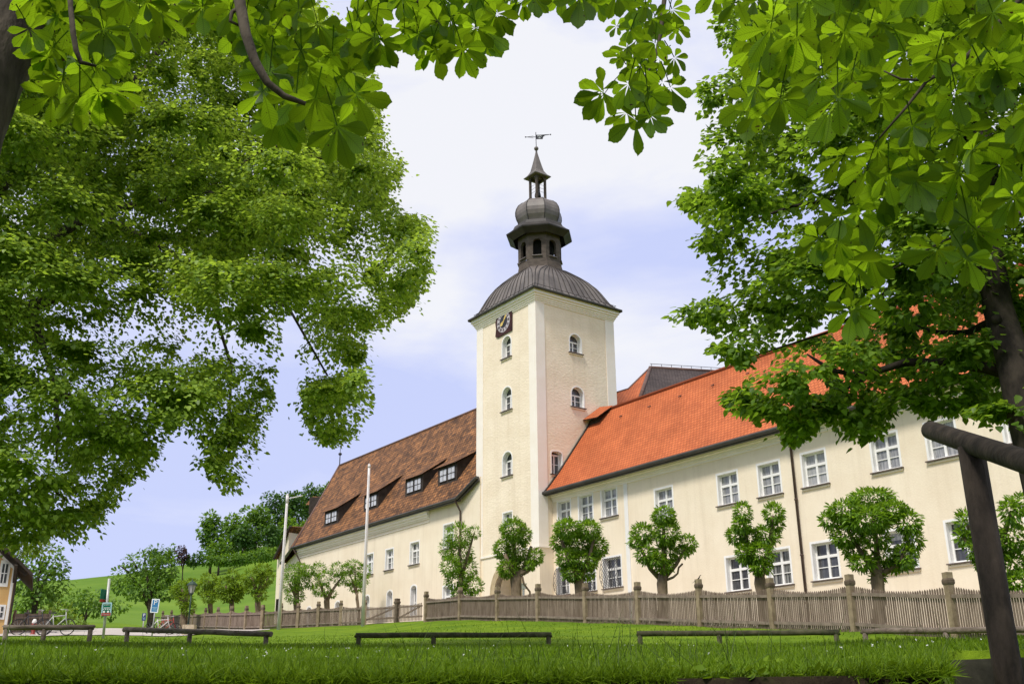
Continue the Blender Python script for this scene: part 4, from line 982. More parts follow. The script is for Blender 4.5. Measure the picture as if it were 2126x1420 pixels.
# ------------------------------------------------------------------ flagpoles, lamp, signs
for (x, y, x2, y2, D, lab, arm) in ((597, 1030, 578, 1306, 63, 'white flagpole with a slim cross arm at its top, left of the other mast', 1), (763, 967, 753, 1299, 61.5, 'tall white flagpole in front of the brown roof, nearer the tower', 0)):
    g = ground(at(x2, y2, D)); top = at(x, y, D)[2]; m_ = MB()
    root = thing('flagpole', g, lab, 'flagpole', 'flagpoles on the lawn')
    r0 = .105
    m_.tube([g-UP*.2, g+UP*(top-g[2])*.5, np.array([g[0], g[1], top])], [r0, r0*.85, r0*.66], 14); m_.build('mast', M['mast'], root, True)
    T_ = np.array([g[0], g[1], top])
    if arm:
        m_ = MB(); m_.tube([T_-UP*.15, T_-UP*.15+RT*.92+UP*.18], .03, 8); m_.build('cross_arm', M['mast'], root, True); m_ = MB(); m_.tube([T_-UP*.42, T_+UP*.03], .09, 10); m_.ball(T_+UP*.06, .09, 10, 6); m_.build('mast_cap', M['mast'], root, True)
    else:
        m_ = MB(); m_.tube([T_-UP*.1, T_+UP*.04], .085, 10); m_.ball(T_+UP*.07, .075, 10, 6); m_.build('mast_cap', M['mast'], root, True)
    m_ = MB(); c = T_-UP*.5; m_.tube([c+_w*-.12, np.array([g[0], g[1], g[2]+1.1])-_w*.13], .008, 4); m_.build('halyard', M['mast'], root)
g = ground(at(390, 1306, 62)); tz = at(398, 1204, 62)[2]; lh = tz-g[2]
lamp = thing('street_lamp', g, 'old fashioned green lantern on a slender post behind the left picket fence', 'street lamp')
m_ = MB(); m_.tube([g-UP*.2, g+UP*.5], .085, 10); m_.tube([g+UP*.5, g+UP*.6], .065, 10); m_.tube([g+UP*.6, g+UP*(lh-.75)], [.045, .035], 10); m_.build('pole', M['lampgreen'], lamp, True)
def sqr(c, h, z, n=6): return [c+np.array([h*math.cos(2*math.pi*i/n), h*math.sin(2*math.pi*i/n), z]) for i in range(n)]
m_ = MB(); m_.rings([sqr(g, .12, lh-.72), sqr(g, .235, lh-.28)], 0, True, True); m_.build('lamp_glass', M['lampglass'], lamp)
m_ = MB(); m_.rings([sqr(g, .30, lh-.29), sqr(g, .30, lh-.25), sqr(g, .15, lh-.10), sqr(g, .05, lh-.06), sqr(g, .04, lh), sqr(g, .01, lh+.05)], 0, True, True); m_.rings([sqr(g, .06, lh-.82), sqr(g, .14, lh-.72)], 0, True, True)
for i in range(6): m_.tube([sqr(g, .125, lh-.72)[i], sqr(g, .245, lh-.28)[i]], .014, 4)
m_.build('lamp_cap', M['lampgreen'], lamp)
def sign_board(par, c, w_, h_, right, up, mat, border=None, name='sign_panel', rad=.04):
    nn = np.cross(right, up); m_ = MB(); pts = []
    for cx, cz, t0 in ((1, -1, -90), (1, 1, 0), (-1, 1, 90), (-1, -1, 180)):
        for k in range(4): t = R(t0+30*k); pts.append((cx*(w_/2-rad)+rad*math.cos(t), cz*(h_/2-rad)+rad*math.sin(t)))
    f = lambda p, o_: c+right*p[0]+up*p[1]+nn*o_
    m_.face([f(p, .012) for p in pts]); m_.face([f(p, -.012) for p in pts[::-1]])
    for i in range(len(pts)): p, q = pts[i], pts[(i+1) % len(pts)]; m_.face([f(p, .012), f(p, -.012), f(q, -.012), f(q, .012)])
    s_ = m_.build(name, M[mat], par)
    if border:
        b_ = MB(); k = 1-.055/w_*1.6; kz = 1-.055/h_*1.6
        for i in range(len(pts)):
            p, q = pts[i], pts[(i+1) % len(pts)]; b_.face([f(p, .015), f(q, .015), f((q[0]*k, q[1]*kz), .015), f((p[0]*k, p[1]*kz), .015)])
        b_.build('sign_border', M[border], s_)
    return s_, nn
FRt = RT; 
# leaning steel pole with the green board
g = ground(at(215, 1316, 38)); top = at(227, 1201, 38); pole_up = nrm(top-g)
sg = thing('green_sign', g, 'green notice board with a red footer on a leaning steel pole by the gravel road', 'sign')
m_ = MB(); m_.tube([g-pole_up*.3, top], .045, 12); m_.build('pole', M['steel'], sg, True)
c = at(223, 1263, 37.9)-_w*.06; sright = nrm(np.array([1, -.02, 0.02])); sup = nrm(np.cross(np.cross(sright, pole_up), sright))
s_, nn = sign_board(sg, c, .34, .44, sright, sup, 'green_sign', 'pale_sign', rad=.04)
m_ = MB(); m_.box(c-sup*.165+nn*.016, .31, .008, .09, (sright, nn, sup)); m_.build('sign_footer', M['red_sign'], s_)
for dz, wd, hh in ((.14, .16, .018), (.04, .18, .03), (-.01, .22, .022)):
    for k in range(4):
        m_ = MB(); m_.box(c+sup*dz+sright*wd*(k/3-.5)*.9+nn*.017, wd*.19, .006, hh, (sright, nn, sup)); m_.build('sign_writing', M['white_sign'], s_)
for dx in (-.075, .06):
    m_ = MB(); m_.tube([c-sup*.085+sright*dx+nn*.014, c-sup*.085+sright*dx+nn*.02], .036, 14); m_.build('sign_emblem', M['white_sign'], s_)
for k in range(5):
    m_ = MB(); m_.box(c-sup*.165+sright*.05*(k-2)+nn*.022, .03, .005, .014, (sright, nn, sup)); m_.build('footer_writing', M['pale_sign'], s_)
c2 = at(222, 1236, 37.95); r2 = nrm(np.array([.32, .95, 0])); s2, nn2 = sign_board(sg, c2-RT*.10, .34, .42, r2, sup, 'green_sign', None, 'side_panel')
m_ = MB(); m_.box(c2-RT*.10-sup*.17, .34, .03, .09, (r2, nn2, sup)); m_.build('side_footer', M['red_sign'], s2)
# parking signs
def parking(x, y, D, w_, h_, ybase, label, mat, tilt, kind):
    c = at(x, y, D); g = ground(c); root = thing('parking_sign', g, label, 'sign', 'parking signs at the road')
    r_ = nrm(RT+UP*tilt); u_ = nrm(UP-RT*tilt); s_, nn = sign_board(root, c, w_, h_, r_, u_, mat, 'white_sign' if kind else None, rad=.03)
    font_mesh('P', h_*(.52 if kind else .55), c+u_*h_*.22+nn*.018, r_, u_, M['white_sign'], 'letter', s_)
    for k, dz in enumerate((-.12, -.21, -.30)):
        m_ = MB(); m_.box(c+u_*h_*dz+nn*.017+r_*.01*k, w_*(.62, .5, .56)[k], .006, h_*.035, (r_, nn, u_)); m_.build('sign_writing', M['pale_sign'], s_)
    m_ = MB(); m_.tube([g-UP*.2, c+u_*h_*.4-nn*.04], .032, 10); m_.build('pole', M['steel'], root, True)
parking(322, 1257, 52, .37, .63, 0, 'larger blue parking sign with a white border beside the left picket fence end', 'blue_sign', -.05, 1)
parking(299, 1280, 68, .24, .45, 0, 'small dark blue parking sign in front of the meadow slope', 'navy_sign', 0, 0)
# pale planter box by the lamp
g = ground(at(393, 1308, 60)); pl_ = MB()
for k in range(6): pl_.box(g+RT*(-.27+.108*k)+UP*.28-_w*.25, .10, .03, .56)
pl_.box(g+UP*.27, .62, .5, .52)
tag(pl_.build('planter_box', M['crate'], None, False, g), 'pale wooden planter box at the foot of the green street lamp', 'planter')
# white notice box on a post by the arch, blue tag further right
g = ground(at(1087, 1290, 50)); c = at(1087, 1217, 50); root = thing('notice_box', g, 'small white notice box on a post beside the tower arch', 'notice box')
m_ = MB(); m_.box(c, .27, .14, .22); m_.box(c+UP*.125, .33, .2, .03); m_.build('box', M['white'], root); m_ = MB(); m_.tube([g-UP*.2, c-UP*.1], .06, 10); m_.build('post', M['white'], root, True)
# hydrant
g = ground(at(67, 1322, 50)); z = at(67, 1284, 50)[2]-g[2]; hy = thing('fire_hydrant', g, 'red hydrant with a whitish domed top near the bicycles', 'hydrant')
m_ = MB(); n = 12
def cr_(r_, z_): return [g+np.array([r_*math.cos(2*math.pi*i/n), r_*math.sin(2*math.pi*i/n), z_]) for i in range(n)]
m_.rings([cr_(.12, -.1), cr_(.12, .05), cr_(.08, .07), cr_(.08, z-.3), cr_(.10, z-.28), cr_(.10, z-.2)], 0, True, True); m_.tube([g+UP*(z-.42)-RT*.17, g+UP*(z-.42)+RT*.17], .05, 10); m_.build('body', M['hydrant'], hy, True)
m_ = MB(); m_.rings([cr_(.09, z-.2), cr_(.10, z-.14), cr_(.08, z-.06), cr_(.05, z-.01), cr_(.01, z)], 0, True, True); m_.build('top', M['white'], hy, True)
# bicycles
def bicycle(p, d, label, mat, lean=.12):
    d = nrm(d); n = np.array([-d[1], d[0], 0]); up = nrm(UP+n*lean); root = thing('bicycle', p, label, 'bicycle', 'bicycles leaning near the road')
    P = lambda a, z, o_=0: p+d*a+up*z+n*o_
    for a in (-.52, .52):
        m_ = MB(); m_.tube([P(a+.32*math.cos(t), .34+.32*math.sin(t)) for t in np.linspace(0, 2*math.pi, 25)], .020, 6, cap=False); w_ = m_.build('wheel', M['rubber'], root, True)
        m_ = MB()
        for k in range(10): t = math.pi*2*k/10; m_.tube([P(a, .34), P(a+.31*math.cos(t), .34+.31*math.sin(t))], .003, 3)
        m_.tube([P(a, .34, -.04), P(a, .34, .04)], .03, 8); m_.build('spoke', M['steel'], w_)
    m_ = MB()
    for q in ([P(-.52, .34), P(-.08, .30)], [P(-.52, .34), P(-.20, .78)], [P(-.08, .30), P(-.22, .88)], [P(-.08, .30), P(.36, .70)], [P(-.20, .78), P(.36, .82)], [P(.34, .95), P(.38, .70), P(.52, .34)]): m_.tube(q, .021, 7)
    m_.build('frame', M[mat], root, True)
    m_ = MB(); m_.rings([[P(-.36+.02*k, .90+z, b) for b, z in ((-.07*s_, 0), (.07*s_, 0), (.05*s_, .05), (-.05*s_, .05))] for k, s_ in ((0, 1), (4, 1), (8, .7), (13, .25))], 0, True, True); m_.build('saddle', M['rubber'], root)
    m_ = MB(); m_.tube([P(.34, .93), P(.32, 1.03), P(.40, 1.05)], .015, 6); m_.tube([P(.24, 1.03, -.28), P(.36, 1.05, -.1), P(.38, 1.05, 0), P(.36, 1.05, .1), P(.24, 1.03, .28)], .015, 6); m_.build('handlebar', M['steel'], root, True)
    m_ = MB(); m_.tube([P(-.08, .30, -.09), P(-.08, .30, .09)], .02, 6); m_.box(P(-.02, .15, .12), .09, .05, .02); m_.box(P(-.14, .45, -.12), .09, .05, .02); m_.build('pedal', M['iron'], root)
bicycle(ground(at(332, 1308, 62)), np.array([1, .15, 0]), 'white framed bicycle leaning at the left end of the picket fence', 'mast')
bicycle(ground(at(345, 1308, 64)), np.array([.9, .5, 0]), 'bicycle behind the white framed one at the picket fence end', 'red_sign', .05)
bicycle(ground(at(112, 1320, 48)), np.array([1, -.1, 0]), 'white framed bicycle parked behind the leftmost log barrier', 'steel', .1)
bicycle(ground(at(62, 1319, 49)), np.array([1, .2, 0]), 'dark bicycle parked closest to the ochre house', 'iron', .1)
# board fence behind them
b0, b1 = ground(at(22, 1309, 60)), ground(at(98, 1307, 63)); bf = thing('board_fence', b0, 'low brown board fence behind the bicycles next to the ochre house', 'fence')
d = b1-b0; L_ = np.linalg.norm(d[:2]); dh = nrm(d*np.array([1, 1, 0])); n_ = np.array([-dh[1], dh[0], 0])
m_ = MB()
for j in range(int(L_/.14)): m_.box(b0+d*((j+.5)*.14/L_)+UP*.48, .132, .025, .93+random.uniform(-.02, .02), (dh, n_, UP))
m_.build('board_panel', M['fence'], bf)
for t in (.02, .35, .68, .98):
    m_ = MB(); m_.box(b0+d*t+UP*.55-n_*.06, .11, .1, 1.15, (dh, n_, UP)); m_.build('post', M['fencerail'], bf)
m_ = MB(); m_.beam(b0+UP*.75-n_*.05, b1+UP*.75-n_*.05, .05, .09); m_.build('rail', M['fencerail'], bf)

# ------------------------------------------------------------------ foliage
def norm_rows(A): return A/np.maximum(np.linalg.norm(A, axis=1, keepdims=True), 1e-9)
T_LEAF = (np.array([(0, 0, 0), (.30, .32, .05), (.25, .70, .03), (0, 1, -.06), (-.25, .70, .03), (-.30, .32, .05)], float), [(0, 1, 2, 3), (0, 3, 4, 5)])
T_LONG = (np.array([(0, 0, 0), (.13, .35, .03), (.10, .72, .0), (0, 1, -.12), (-.10, .72, .0), (-.13, .35, .03)], float), [(0, 1, 2, 3), (0, 3, 4, 5)])
T_HEART = (np.array([(0, 0, 0), (.36, .10, .05), (.42, .42, .05), (.18, .80, .0), (0, 1.05, -.06), (-.18, .80, .0), (-.42, .42, .05), (-.36, .10, .05)], float), [(0, 1, 2, 3, 4), (0, 4, 5, 6, 7)])
T_BLADE = (np.array([(-.5, 0, 0), (.5, 0, 0), (.34, .55, .12), (-.34, .55, .12), (0, 1, .42)], float), [(0, 1, 2, 3), (3, 2, 4)])
T_SPRAY = (np.array([(0, 0, 0), (.22, .3, .06), (.16, .52, .02), (.34, .55, .0), (.20, .8, -.04), (0, 1, -.1), (-.20, .8, -.04), (-.34, .55, .0), (-.16, .52, .02), (-.22, .3, .06)], float), [(0, 1, 2, 5), (2, 3, 4, 5), (0, 5, 8, 9), (5, 6, 7, 8)])
def cloud(name, C, tip, nr, size, tmpl, mat, parent=None, uv=None, xs=1.0):
    """one mesh of many leaves: C base points, tip directions, normals, sizes"""
    V, Fs = tmpl; n = len(C); k = len(V)
    tip = norm_rows(tip); x = norm_rows(np.cross(tip, nr)); z = np.cross(x, tip)
    size = np.asarray(size).reshape(-1, 1)
    xsz = size*(np.asarray(xs).reshape(-1, 1) if hasattr(xs, '__len__') else xs)
    P = (C[:, None, :]+x[:, None, :]*(V[None, :, 0:1]*xsz[:, None, :])+tip[:, None, :]*(V[None, :, 1:2]*size[:, None, :])+z[:, None, :]*(V[None, :, 2:3]*size[:, None, :])).reshape(-1, 3)
    o_ = np.array(wloc(parent)) if parent is not None else np.zeros(3)
    P = P-o_
    lt = np.array([len(f) for f in Fs]); idx = np.concatenate([np.array(f) for f in Fs])
    loops = (np.arange(n)[:, None]*k+idx[None, :]).reshape(-1); tot = np.tile(lt, n); st = np.concatenate([[0], np.cumsum(tot)[:-1]])
    me = bpy.data.meshes.new(name); me.vertices.add(n*k); me.vertices.foreach_set('co', P.astype(np.float32).ravel())
    me.loops.add(len(loops)); me.loops.foreach_set('vertex_index', loops.astype(np.int32)); me.polygons.add(len(tot)); me.polygons.foreach_set('loop_start', st.astype(np.int32)); me.polygons.foreach_set('loop_total', tot.astype(np.int32))
    me.materials.append(mat); me.update(calc_edges=True)
    if uv is not None:
        ul = me.uv_layers.new(name='UVMap'); ul.data.foreach_set('uv', np.tile(uv[idx], (n, 1)).astype(np.float32).ravel())
    o = bpy.data.objects.new(name, me); COL.objects.link(o)
    if parent is not None: o.parent = parent
    return o
def inside(px_, py_, poly):
    poly = np.asarray(poly, float); c = np.zeros(len(px_), bool); j = len(poly)-1
    for i in range(len(poly)):
        xi, yi = poly[i]; xj, yj = poly[j]
        if yi != yj:
            m_ = ((yi > py_) != (yj > py_)) & (px_ < (xj-xi)*(py_-yi)/(yj-yi)+xi); c ^= m_
        j = i
    return c
def projv(P):
    z = P@_w; return 1063+F*(P@_r)/z, 710-F*(P@_u)/z
def rnd_dir(n):
    v = RNG.normal(size=(n, 3)); return norm_rows(v)
def blob_leaves(clumps, per_area, size, droop=.25, outw=1.0, shell=.45):
    """clumps: (centre, rx, ry, rz) ellipsoids; leaves spread through them, thicker near their skin"""
    Cs, Ts, Ns = [], [], []
    for c, rx_, ry_, rz_ in clumps:
        n = max(12, int(per_area*(rx_*ry_+ry_*rz_+rx_*rz_)/3*4*math.pi)); d = rnd_dir(n)
        r_ = RNG.uniform(shell, 1.0, (n, 1))**.6; p = c+d*r_*np.array([rx_, ry_, rz_])*(1+RNG.normal(0, .07, (n, 1)))
        t = norm_rows(d*outw+RNG.normal(0, .45, (n, 3))+np.array([0, 0, -droop])); nn = norm_rows(d*.5+np.array([0, 0, .8])+RNG.normal(0, .35, (n, 3)))
        Cs.append(p); Ts.append(t); Ns.append(nn)
    C = np.concatenate(Cs); return C, np.concatenate(Ts), np.concatenate(Ns), size*RNG.uniform(.7, 1.25, len(C))

# pollarded trees: fist-like clumps on short limbs
def pollard(label, D, trunk, clumps, limbs, mat='leaf_pollard', group='pollarded trees behind the fence', lsize=.165, dens=330, tw=.5, bark='palebark', cat='tree', extra=None):
    (xb, w_), (xt, yt) = trunk
    q = ray(xb, 1285); g = ground(q*D); root = thing('pollard_tree', g, label, cat, group)
    s_ = D/F*1.06; rng = random.Random(int(xb))
    cl = []
    for k, (x, y, rx_, ry_) in enumerate(clumps):
        dd = D+rng.uniform(-.5, .5)*(rx_*s_*1.6); k_ = .72*rng.uniform(.9, 1.12); cl.append((at(x, y, dd), rx_*s_*k_, rx_*s_*k_, ry_*s_*k_))
    C, T_, Nn, Sz = blob_leaves(cl, dens, lsize, .22, 1.1)
    cloud('crown', C, T_, Nn, Sz, T_LONG, M[mat], root, xs=1.25)
    r0 = w_*s_/2; top = at(xt, yt, D); m_ = MB()
    m_.tube([g-UP*.3, g+UP*.15, g+(top-g)*.45+RT*.03, g+(top-g)*.8-RT*.02, top], [r0*1.1, r0*.88, r0*.76, r0*.86, r0*.66], 12); m_.build('trunk', M[bark], root, True)
    for lb in limbs:
        pts = [at(x, y, D+rng.uniform(-.1, .1)) for x, y, r_ in lb]; m_ = MB(); m_.tube(pts, [r_*s_*.38 for x, y, r_ in lb], 9); m_.build('limb', M[bark], root, True)
    if not limbs:
        for x, y, rx_, ry_ in clumps[:3]:
            m_ = MB(); m_.tube([top-UP*.15, (top+at(x, y, D))/2, at(x, y, D)], [r0*.6, r0*.45, r0*.25], 8); m_.build('limb', M[bark], root, True)
    return root
fd = lambda x: FK/(66+(x-1033)*.0504)
pollard('tall narrow leafy tree behind the fence corner left of the tower arch', 50.5, ((957, 12), (957, 1200)), [(952, 1112, 30, 30), (985, 1105, 14, 16), (955, 1150, 32, 34), (935, 1175, 25, 28), (968, 1180, 30, 32), (950, 1205, 34, 30), (982, 1215, 26, 24), (960, 1232, 28, 20), (928, 1140, 18, 22)], [], 'leaf_pollard', 'pollarded trees behind the fence', .17, 150)
pollard('pollarded tree in front of the tower arch with one bare stub rising right', 48.5, ((1071, 25), (1072, 1185)), [(1065, 1100, 30, 28), (1042, 1140, 24, 26), (1072, 1145, 30, 34), (1088, 1112, 18, 24), (1055, 1180, 27, 22), (1082, 1175, 20, 20), (1113, 1155, 18, 18), (1102, 1172, 14, 12)],
        [[(1072, 1195, 20), (1086, 1182, 12), (1095, 1160, 9), (1103, 1134, 8)], [(1072, 1195, 16), (1096, 1185, 10), (1112, 1162, 7)], [(1084, 1196, 6), (1088, 1212, 5), (1100, 1228, 5), (1101, 1245, 5)], [(1066, 1190, 14), (1048, 1150, 9)], [(1070, 1190, 14), (1066, 1110, 8)]])
pollard('broad pollarded tree with a wide round crown right of the tower corner', fd(1200)+2.6, ((1201, 20), (1203, 1195)), [(1178, 1098, 36, 26), (1222, 1100, 34, 28), (1160, 1125, 22, 22), (1205, 1130, 48, 30), (1240, 1135, 25, 30), (1210, 1165, 42, 26), (1178, 1160, 26, 22), (1190, 1190, 28, 18), (1218, 1192, 20, 14)], [[(1203, 1205, 16), (1180, 1160, 10), (1165, 1120, 7)], [(1203, 1205, 14), (1225, 1150, 9), (1235, 1110, 6)]])
pollard('pollarded tree with four separate tufts and a bare curled stub', fd(1375)+2.6, ((1374, 24), (1376, 1190)), [(1377, 1072, 26, 22), (1335, 1108, 28, 25), (1320, 1125, 16, 16), (1385, 1105, 34, 32), (1428, 1128, 19, 20), (1420, 1145, 12, 12), (1340, 1150, 22, 22), (1362, 1162, 22, 18), (1382, 1150, 34, 28), (1378, 1178, 20, 14)],
        [[(1375, 1205, 16), (1350, 1180, 11), (1332, 1140, 8)], [(1376, 1205, 16), (1378, 1150, 12), (1378, 1080, 7)], [(1378, 1202, 12), (1404, 1172, 9), (1416, 1150, 8), (1428, 1128, 6)], [(1380, 1205, 7), (1398, 1198, 6), (1407, 1190, 5), (1409, 1178, 5), (1417, 1170, 5)]])
pollard('pollarded tree with two upright tufts like horns, left of the downpipe', fd(1585)+2.4, ((1587, 26), (1577, 1188)), [(1543, 1064, 20, 24), (1540, 1090, 24, 20), (1606, 1066, 22, 22), (1612, 1088, 18, 18), (1530, 1112, 26, 24), (1590, 1112, 34, 28), (1560, 1120, 26, 24), (1575, 1150, 38, 30), (1548, 1150, 22, 22), (1580, 1178, 24, 14)],
        [[(1580, 1200, 18), (1555, 1150, 12), (1543, 1080, 7)], [(1580, 1200, 16), (1598, 1130, 11), (1606, 1070, 7)]])
pollard('widest pollarded tree with a domed crown and an open gap on its right side', fd(1815)+2.3, ((1822, 28), (1822, 1175)), [(1810, 1035, 58, 22), (1755, 1062, 46, 28), (1722, 1080, 22, 20), (1848, 1062, 46, 24), (1800, 1080, 58, 26), (1885, 1085, 30, 34), (1760, 1112, 40, 26), (1898, 1120, 20, 30), (1820, 1118, 30, 20), (1775, 1142, 30, 22), (1835, 1155, 28, 20), (1790, 1168, 26, 16), (1880, 1155, 22, 24), (1860, 1172, 26, 14), (1822, 1198, 16, 14)],
        [[(1822, 1195, 20), (1790, 1150, 12), (1760, 1100, 8)], [(1822, 1195, 20), (1820, 1130, 12), (1812, 1060, 8)], [(1824, 1195, 18), (1868, 1170, 12), (1888, 1120, 8)]])
pollard('pollarded tree partly hidden by the dark handrail post at the right edge', fd(2050)+2.0, ((2060, 26), (2062, 1180)), [(2008, 1090, 20, 34), (2000, 1115, 16, 20), (2100, 1060, 26, 34), (2118, 1045, 18, 22), (2105, 1115, 30, 28), (2078, 1140, 26, 24), (2100, 1172, 32, 26), (2050, 1160, 30, 26), (2112, 1208, 22, 16), (2030, 1140, 20, 24)], [])
pollard('bushy pollarded tree left of the three before the brown roofed wing', 69, ((616, 14), (616, 1235)), [(612, 1190, 30, 24), (622, 1180, 22, 16), (600, 1210, 20, 24), (628, 1205, 22, 22), (612, 1235, 24, 20), (640, 1185, 16, 14)], [], dens=130)
pollard('middle pollarded tree of the three, with a limb stretching right', 68.5, ((679, 13), (679, 1236)), [(662, 1182, 20, 18), (648, 1205, 20, 20), (675, 1200, 20, 22), (668, 1224, 24, 16), (700, 1182, 18, 18), (704, 1202, 14, 16), (688, 1232, 14, 10)], [[(679, 1245, 11), (690, 1225, 7), (702, 1208, 5), (712, 1196, 4)], [(678, 1245, 10), (660, 1200, 6)]], dens=130)
pollard('slim trunked pollarded tree of the three, beside the taller flagpole', 68, ((746, 7), (741, 1230)), [(735, 1172, 24, 12), (722, 1182, 18, 14), (730, 1200, 28, 18), (757, 1185, 15, 20), (740, 1218, 20, 14), (750, 1205, 18, 18)], [], dens=130)
pollard('yellow green pollarded tree beside the street lamp, first of four', 82, ((384, 14), (383, 1255)), [(378, 1222, 18, 20), (365, 1228, 12, 14), (398, 1215, 14, 16), (384, 1245, 20, 20), (392, 1262, 16, 14)], [], 'leaf_yellow', 'yellow green pollards behind the left fence', .25, 100)
pollard('yellow green pollarded tree second of four, right of the street lamp', 80, ((438, 11), (437, 1240)), [(434, 1205, 20, 16), (424, 1220, 18, 18), (446, 1222, 18, 18), (436, 1238, 22, 14)], [], 'leaf_yellow', 'yellow green pollards behind the left fence', .25, 100)
pollard('yellow green pollarded tree third of four, with a pointed top', 78, ((482, 11), (482, 1245)), [(482, 1195, 14, 16), (468, 1215, 20, 18), (495, 1212, 20, 18), (480, 1235, 26, 16), (492, 1228, 16, 16)], [], 'leaf_yellow', 'yellow green pollards behind the left fence', .25, 100)
pollard('yellow green pollarded tree last of four, by the pale house end', 76, ((536, 13), (536, 1240)), [(545, 1185, 22, 16), (522, 1198, 22, 16), (556, 1198, 16, 16), (532, 1218, 26, 18), (540, 1235, 16, 12)], [], 'leaf_yellow', 'yellow green pollards behind the left fence', .25, 100)

# generic broadleaf trees and shrubs
def tree(name, label, D, clumps, trunk, mat, lsize, dens, group=None, cat='tree', twigs=(), rise=None, tmpl=None):
    x0 = trunk[0]; g = ground(ray(x0, trunk[1])*D) if rise is None else rise
    root = thing(name, g, label, cat, group); s_ = D/F*1.06; rng = random.Random(int(x0*7+D)); cl = []
    for x, y, rx_, ry_ in clumps:
        c = at(x, y, D+rng.uniform(-.6, .6)*rx_*s_); cl.append((c, rx_*s_, rx_*s_, ry_*s_))
    C, T_, Nn, Sz = blob_leaves(cl, dens, lsize, .35, .8, .5); cloud('crown', C, T_, Nn, Sz, tmpl or T_SPRAY, M[mat], root)
    if trunk[2]:
        top = at(x0+trunk[3], trunk[4], D); m_ = MB(); r0 = trunk[2]*s_/2; m_.tube([g-UP*.3, g+(top-g)*.4+RT*r0*.3, top], [r0*1.2, r0, r0*.55], 9)
        for x, y, rx_, ry_ in clumps[:4]: m_.tube([g+(top-g)*.55, at((x+x0)/2, (y+trunk[4])/2, D), at(x, y, D)], [r0*.55, r0*.35, r0*.15], 6)
        for tw in twigs: m_.tube([at(x, y, D) for x, y in tw], [r0*.35]+[r0*.1]*(len(tw)-1), 5)
        m_.build('trunk', M['bark'], root, True)
    return root
tree('apple_tree', 'large spreading fruit tree with bare upright twigs left of the street lamp', 92, [(300, 1170, 40, 22), (270, 1195, 34, 22), (335, 1185, 30, 28), (315, 1205, 45, 22), (258, 1215, 24, 16), (345, 1220, 22, 22), (290, 1225, 36, 18), (325, 1150, 22, 18), (352, 1175, 18, 24), (310, 1235, 20, 12)], (314, 1292, 13, -4, 1240), 'leaf_mid', .30, 13, 'garden trees left of the abbey', twigs=([(270, 1190), (247, 1172)], [(285, 1180), (274, 1160)], [(300, 1170), (302, 1148)], [(330, 1245), (352, 1238)]))
tree('apple_tree', 'low sprawling fruit tree with a crooked trunk before the meadow', 82, [(170, 1250, 34, 16), (195, 1240, 28, 14), (215, 1255, 26, 14), (185, 1265, 30, 12), (150, 1240, 24, 16), (240, 1258, 26, 10), (222, 1272, 18, 10), (140, 1262, 18, 14)], (172, 1300, 5, 8, 1272), 'leaf_mid', .26, 13, 'garden trees left of the abbey')
tree('leafy_tree', 'dense broadleaf tree rising behind the ochre house roof', 74, [(90, 1160, 34, 30), (115, 1175, 22, 22), (60, 1190, 30, 40), (95, 1205, 34, 34), (55, 1235, 24, 30), (85, 1245, 30, 26), (118, 1215, 22, 26), (60, 1268, 20, 18)], (70, 1305, 12, 0, 1240), 'leaf_mid', .30, 14, 'garden trees left of the abbey')
tree('leafy_tree', 'bright yellow green tree crown just above the ochre house roof', 62, [(25, 1085, 40, 34), (60, 1110, 34, 22), (-20, 1100, 40, 40), (45, 1130, 40, 20), (80, 1135, 22, 18), (10, 1140, 40, 24), (-60, 1130, 50, 50)], (0, 1305, 16, -10, 1130), 'leaf_yellow', .26, 15, 'garden trees left of the abbey')
tree('flowering_shrub', 'yellow green shrub with pale blossoms behind the bicycles', 64, [(125, 1268, 26, 16), (112, 1280, 22, 12), (142, 1284, 20, 10), (95, 1278, 14, 14), (160, 1290, 18, 6)], (122, 1302, 0, 0, 1270), 'leaf_yellow', .22, 20, None, 'shrub')
def woodtree(x, yt, yb, hw, D, mat, label, nm='wood_tree', dens=2.6, ls=.85, group='trees of the hillside wood', cat='tree'):
    rng = random.Random(int(x*3+yt)); cl = []; H_ = yb-yt
    for k in range(11):
        t = rng.random(); y = yt+H_*(.12+.75*t); ww = hw*math.sin(math.pi*min(.95, .22+.62*t))
        cl.append((x+rng.uniform(-.75, .75)*ww, y, hw*rng.uniform(.34, .52), H_*rng.uniform(.12, .19)))
    cl.append((x, yt+H_*.16, hw*.42, H_*.16)); cl.append((x, yt+H_*.45, hw*.7, H_*.25))
    g = at(x, yb, D); g[2] = gz(g[0], g[1])
    r_ = tree(nm, label, D, cl, (x, yb, hw*.16, 0, yt+H_*.6), mat, ls, dens, group, cat, rise=g); return r_
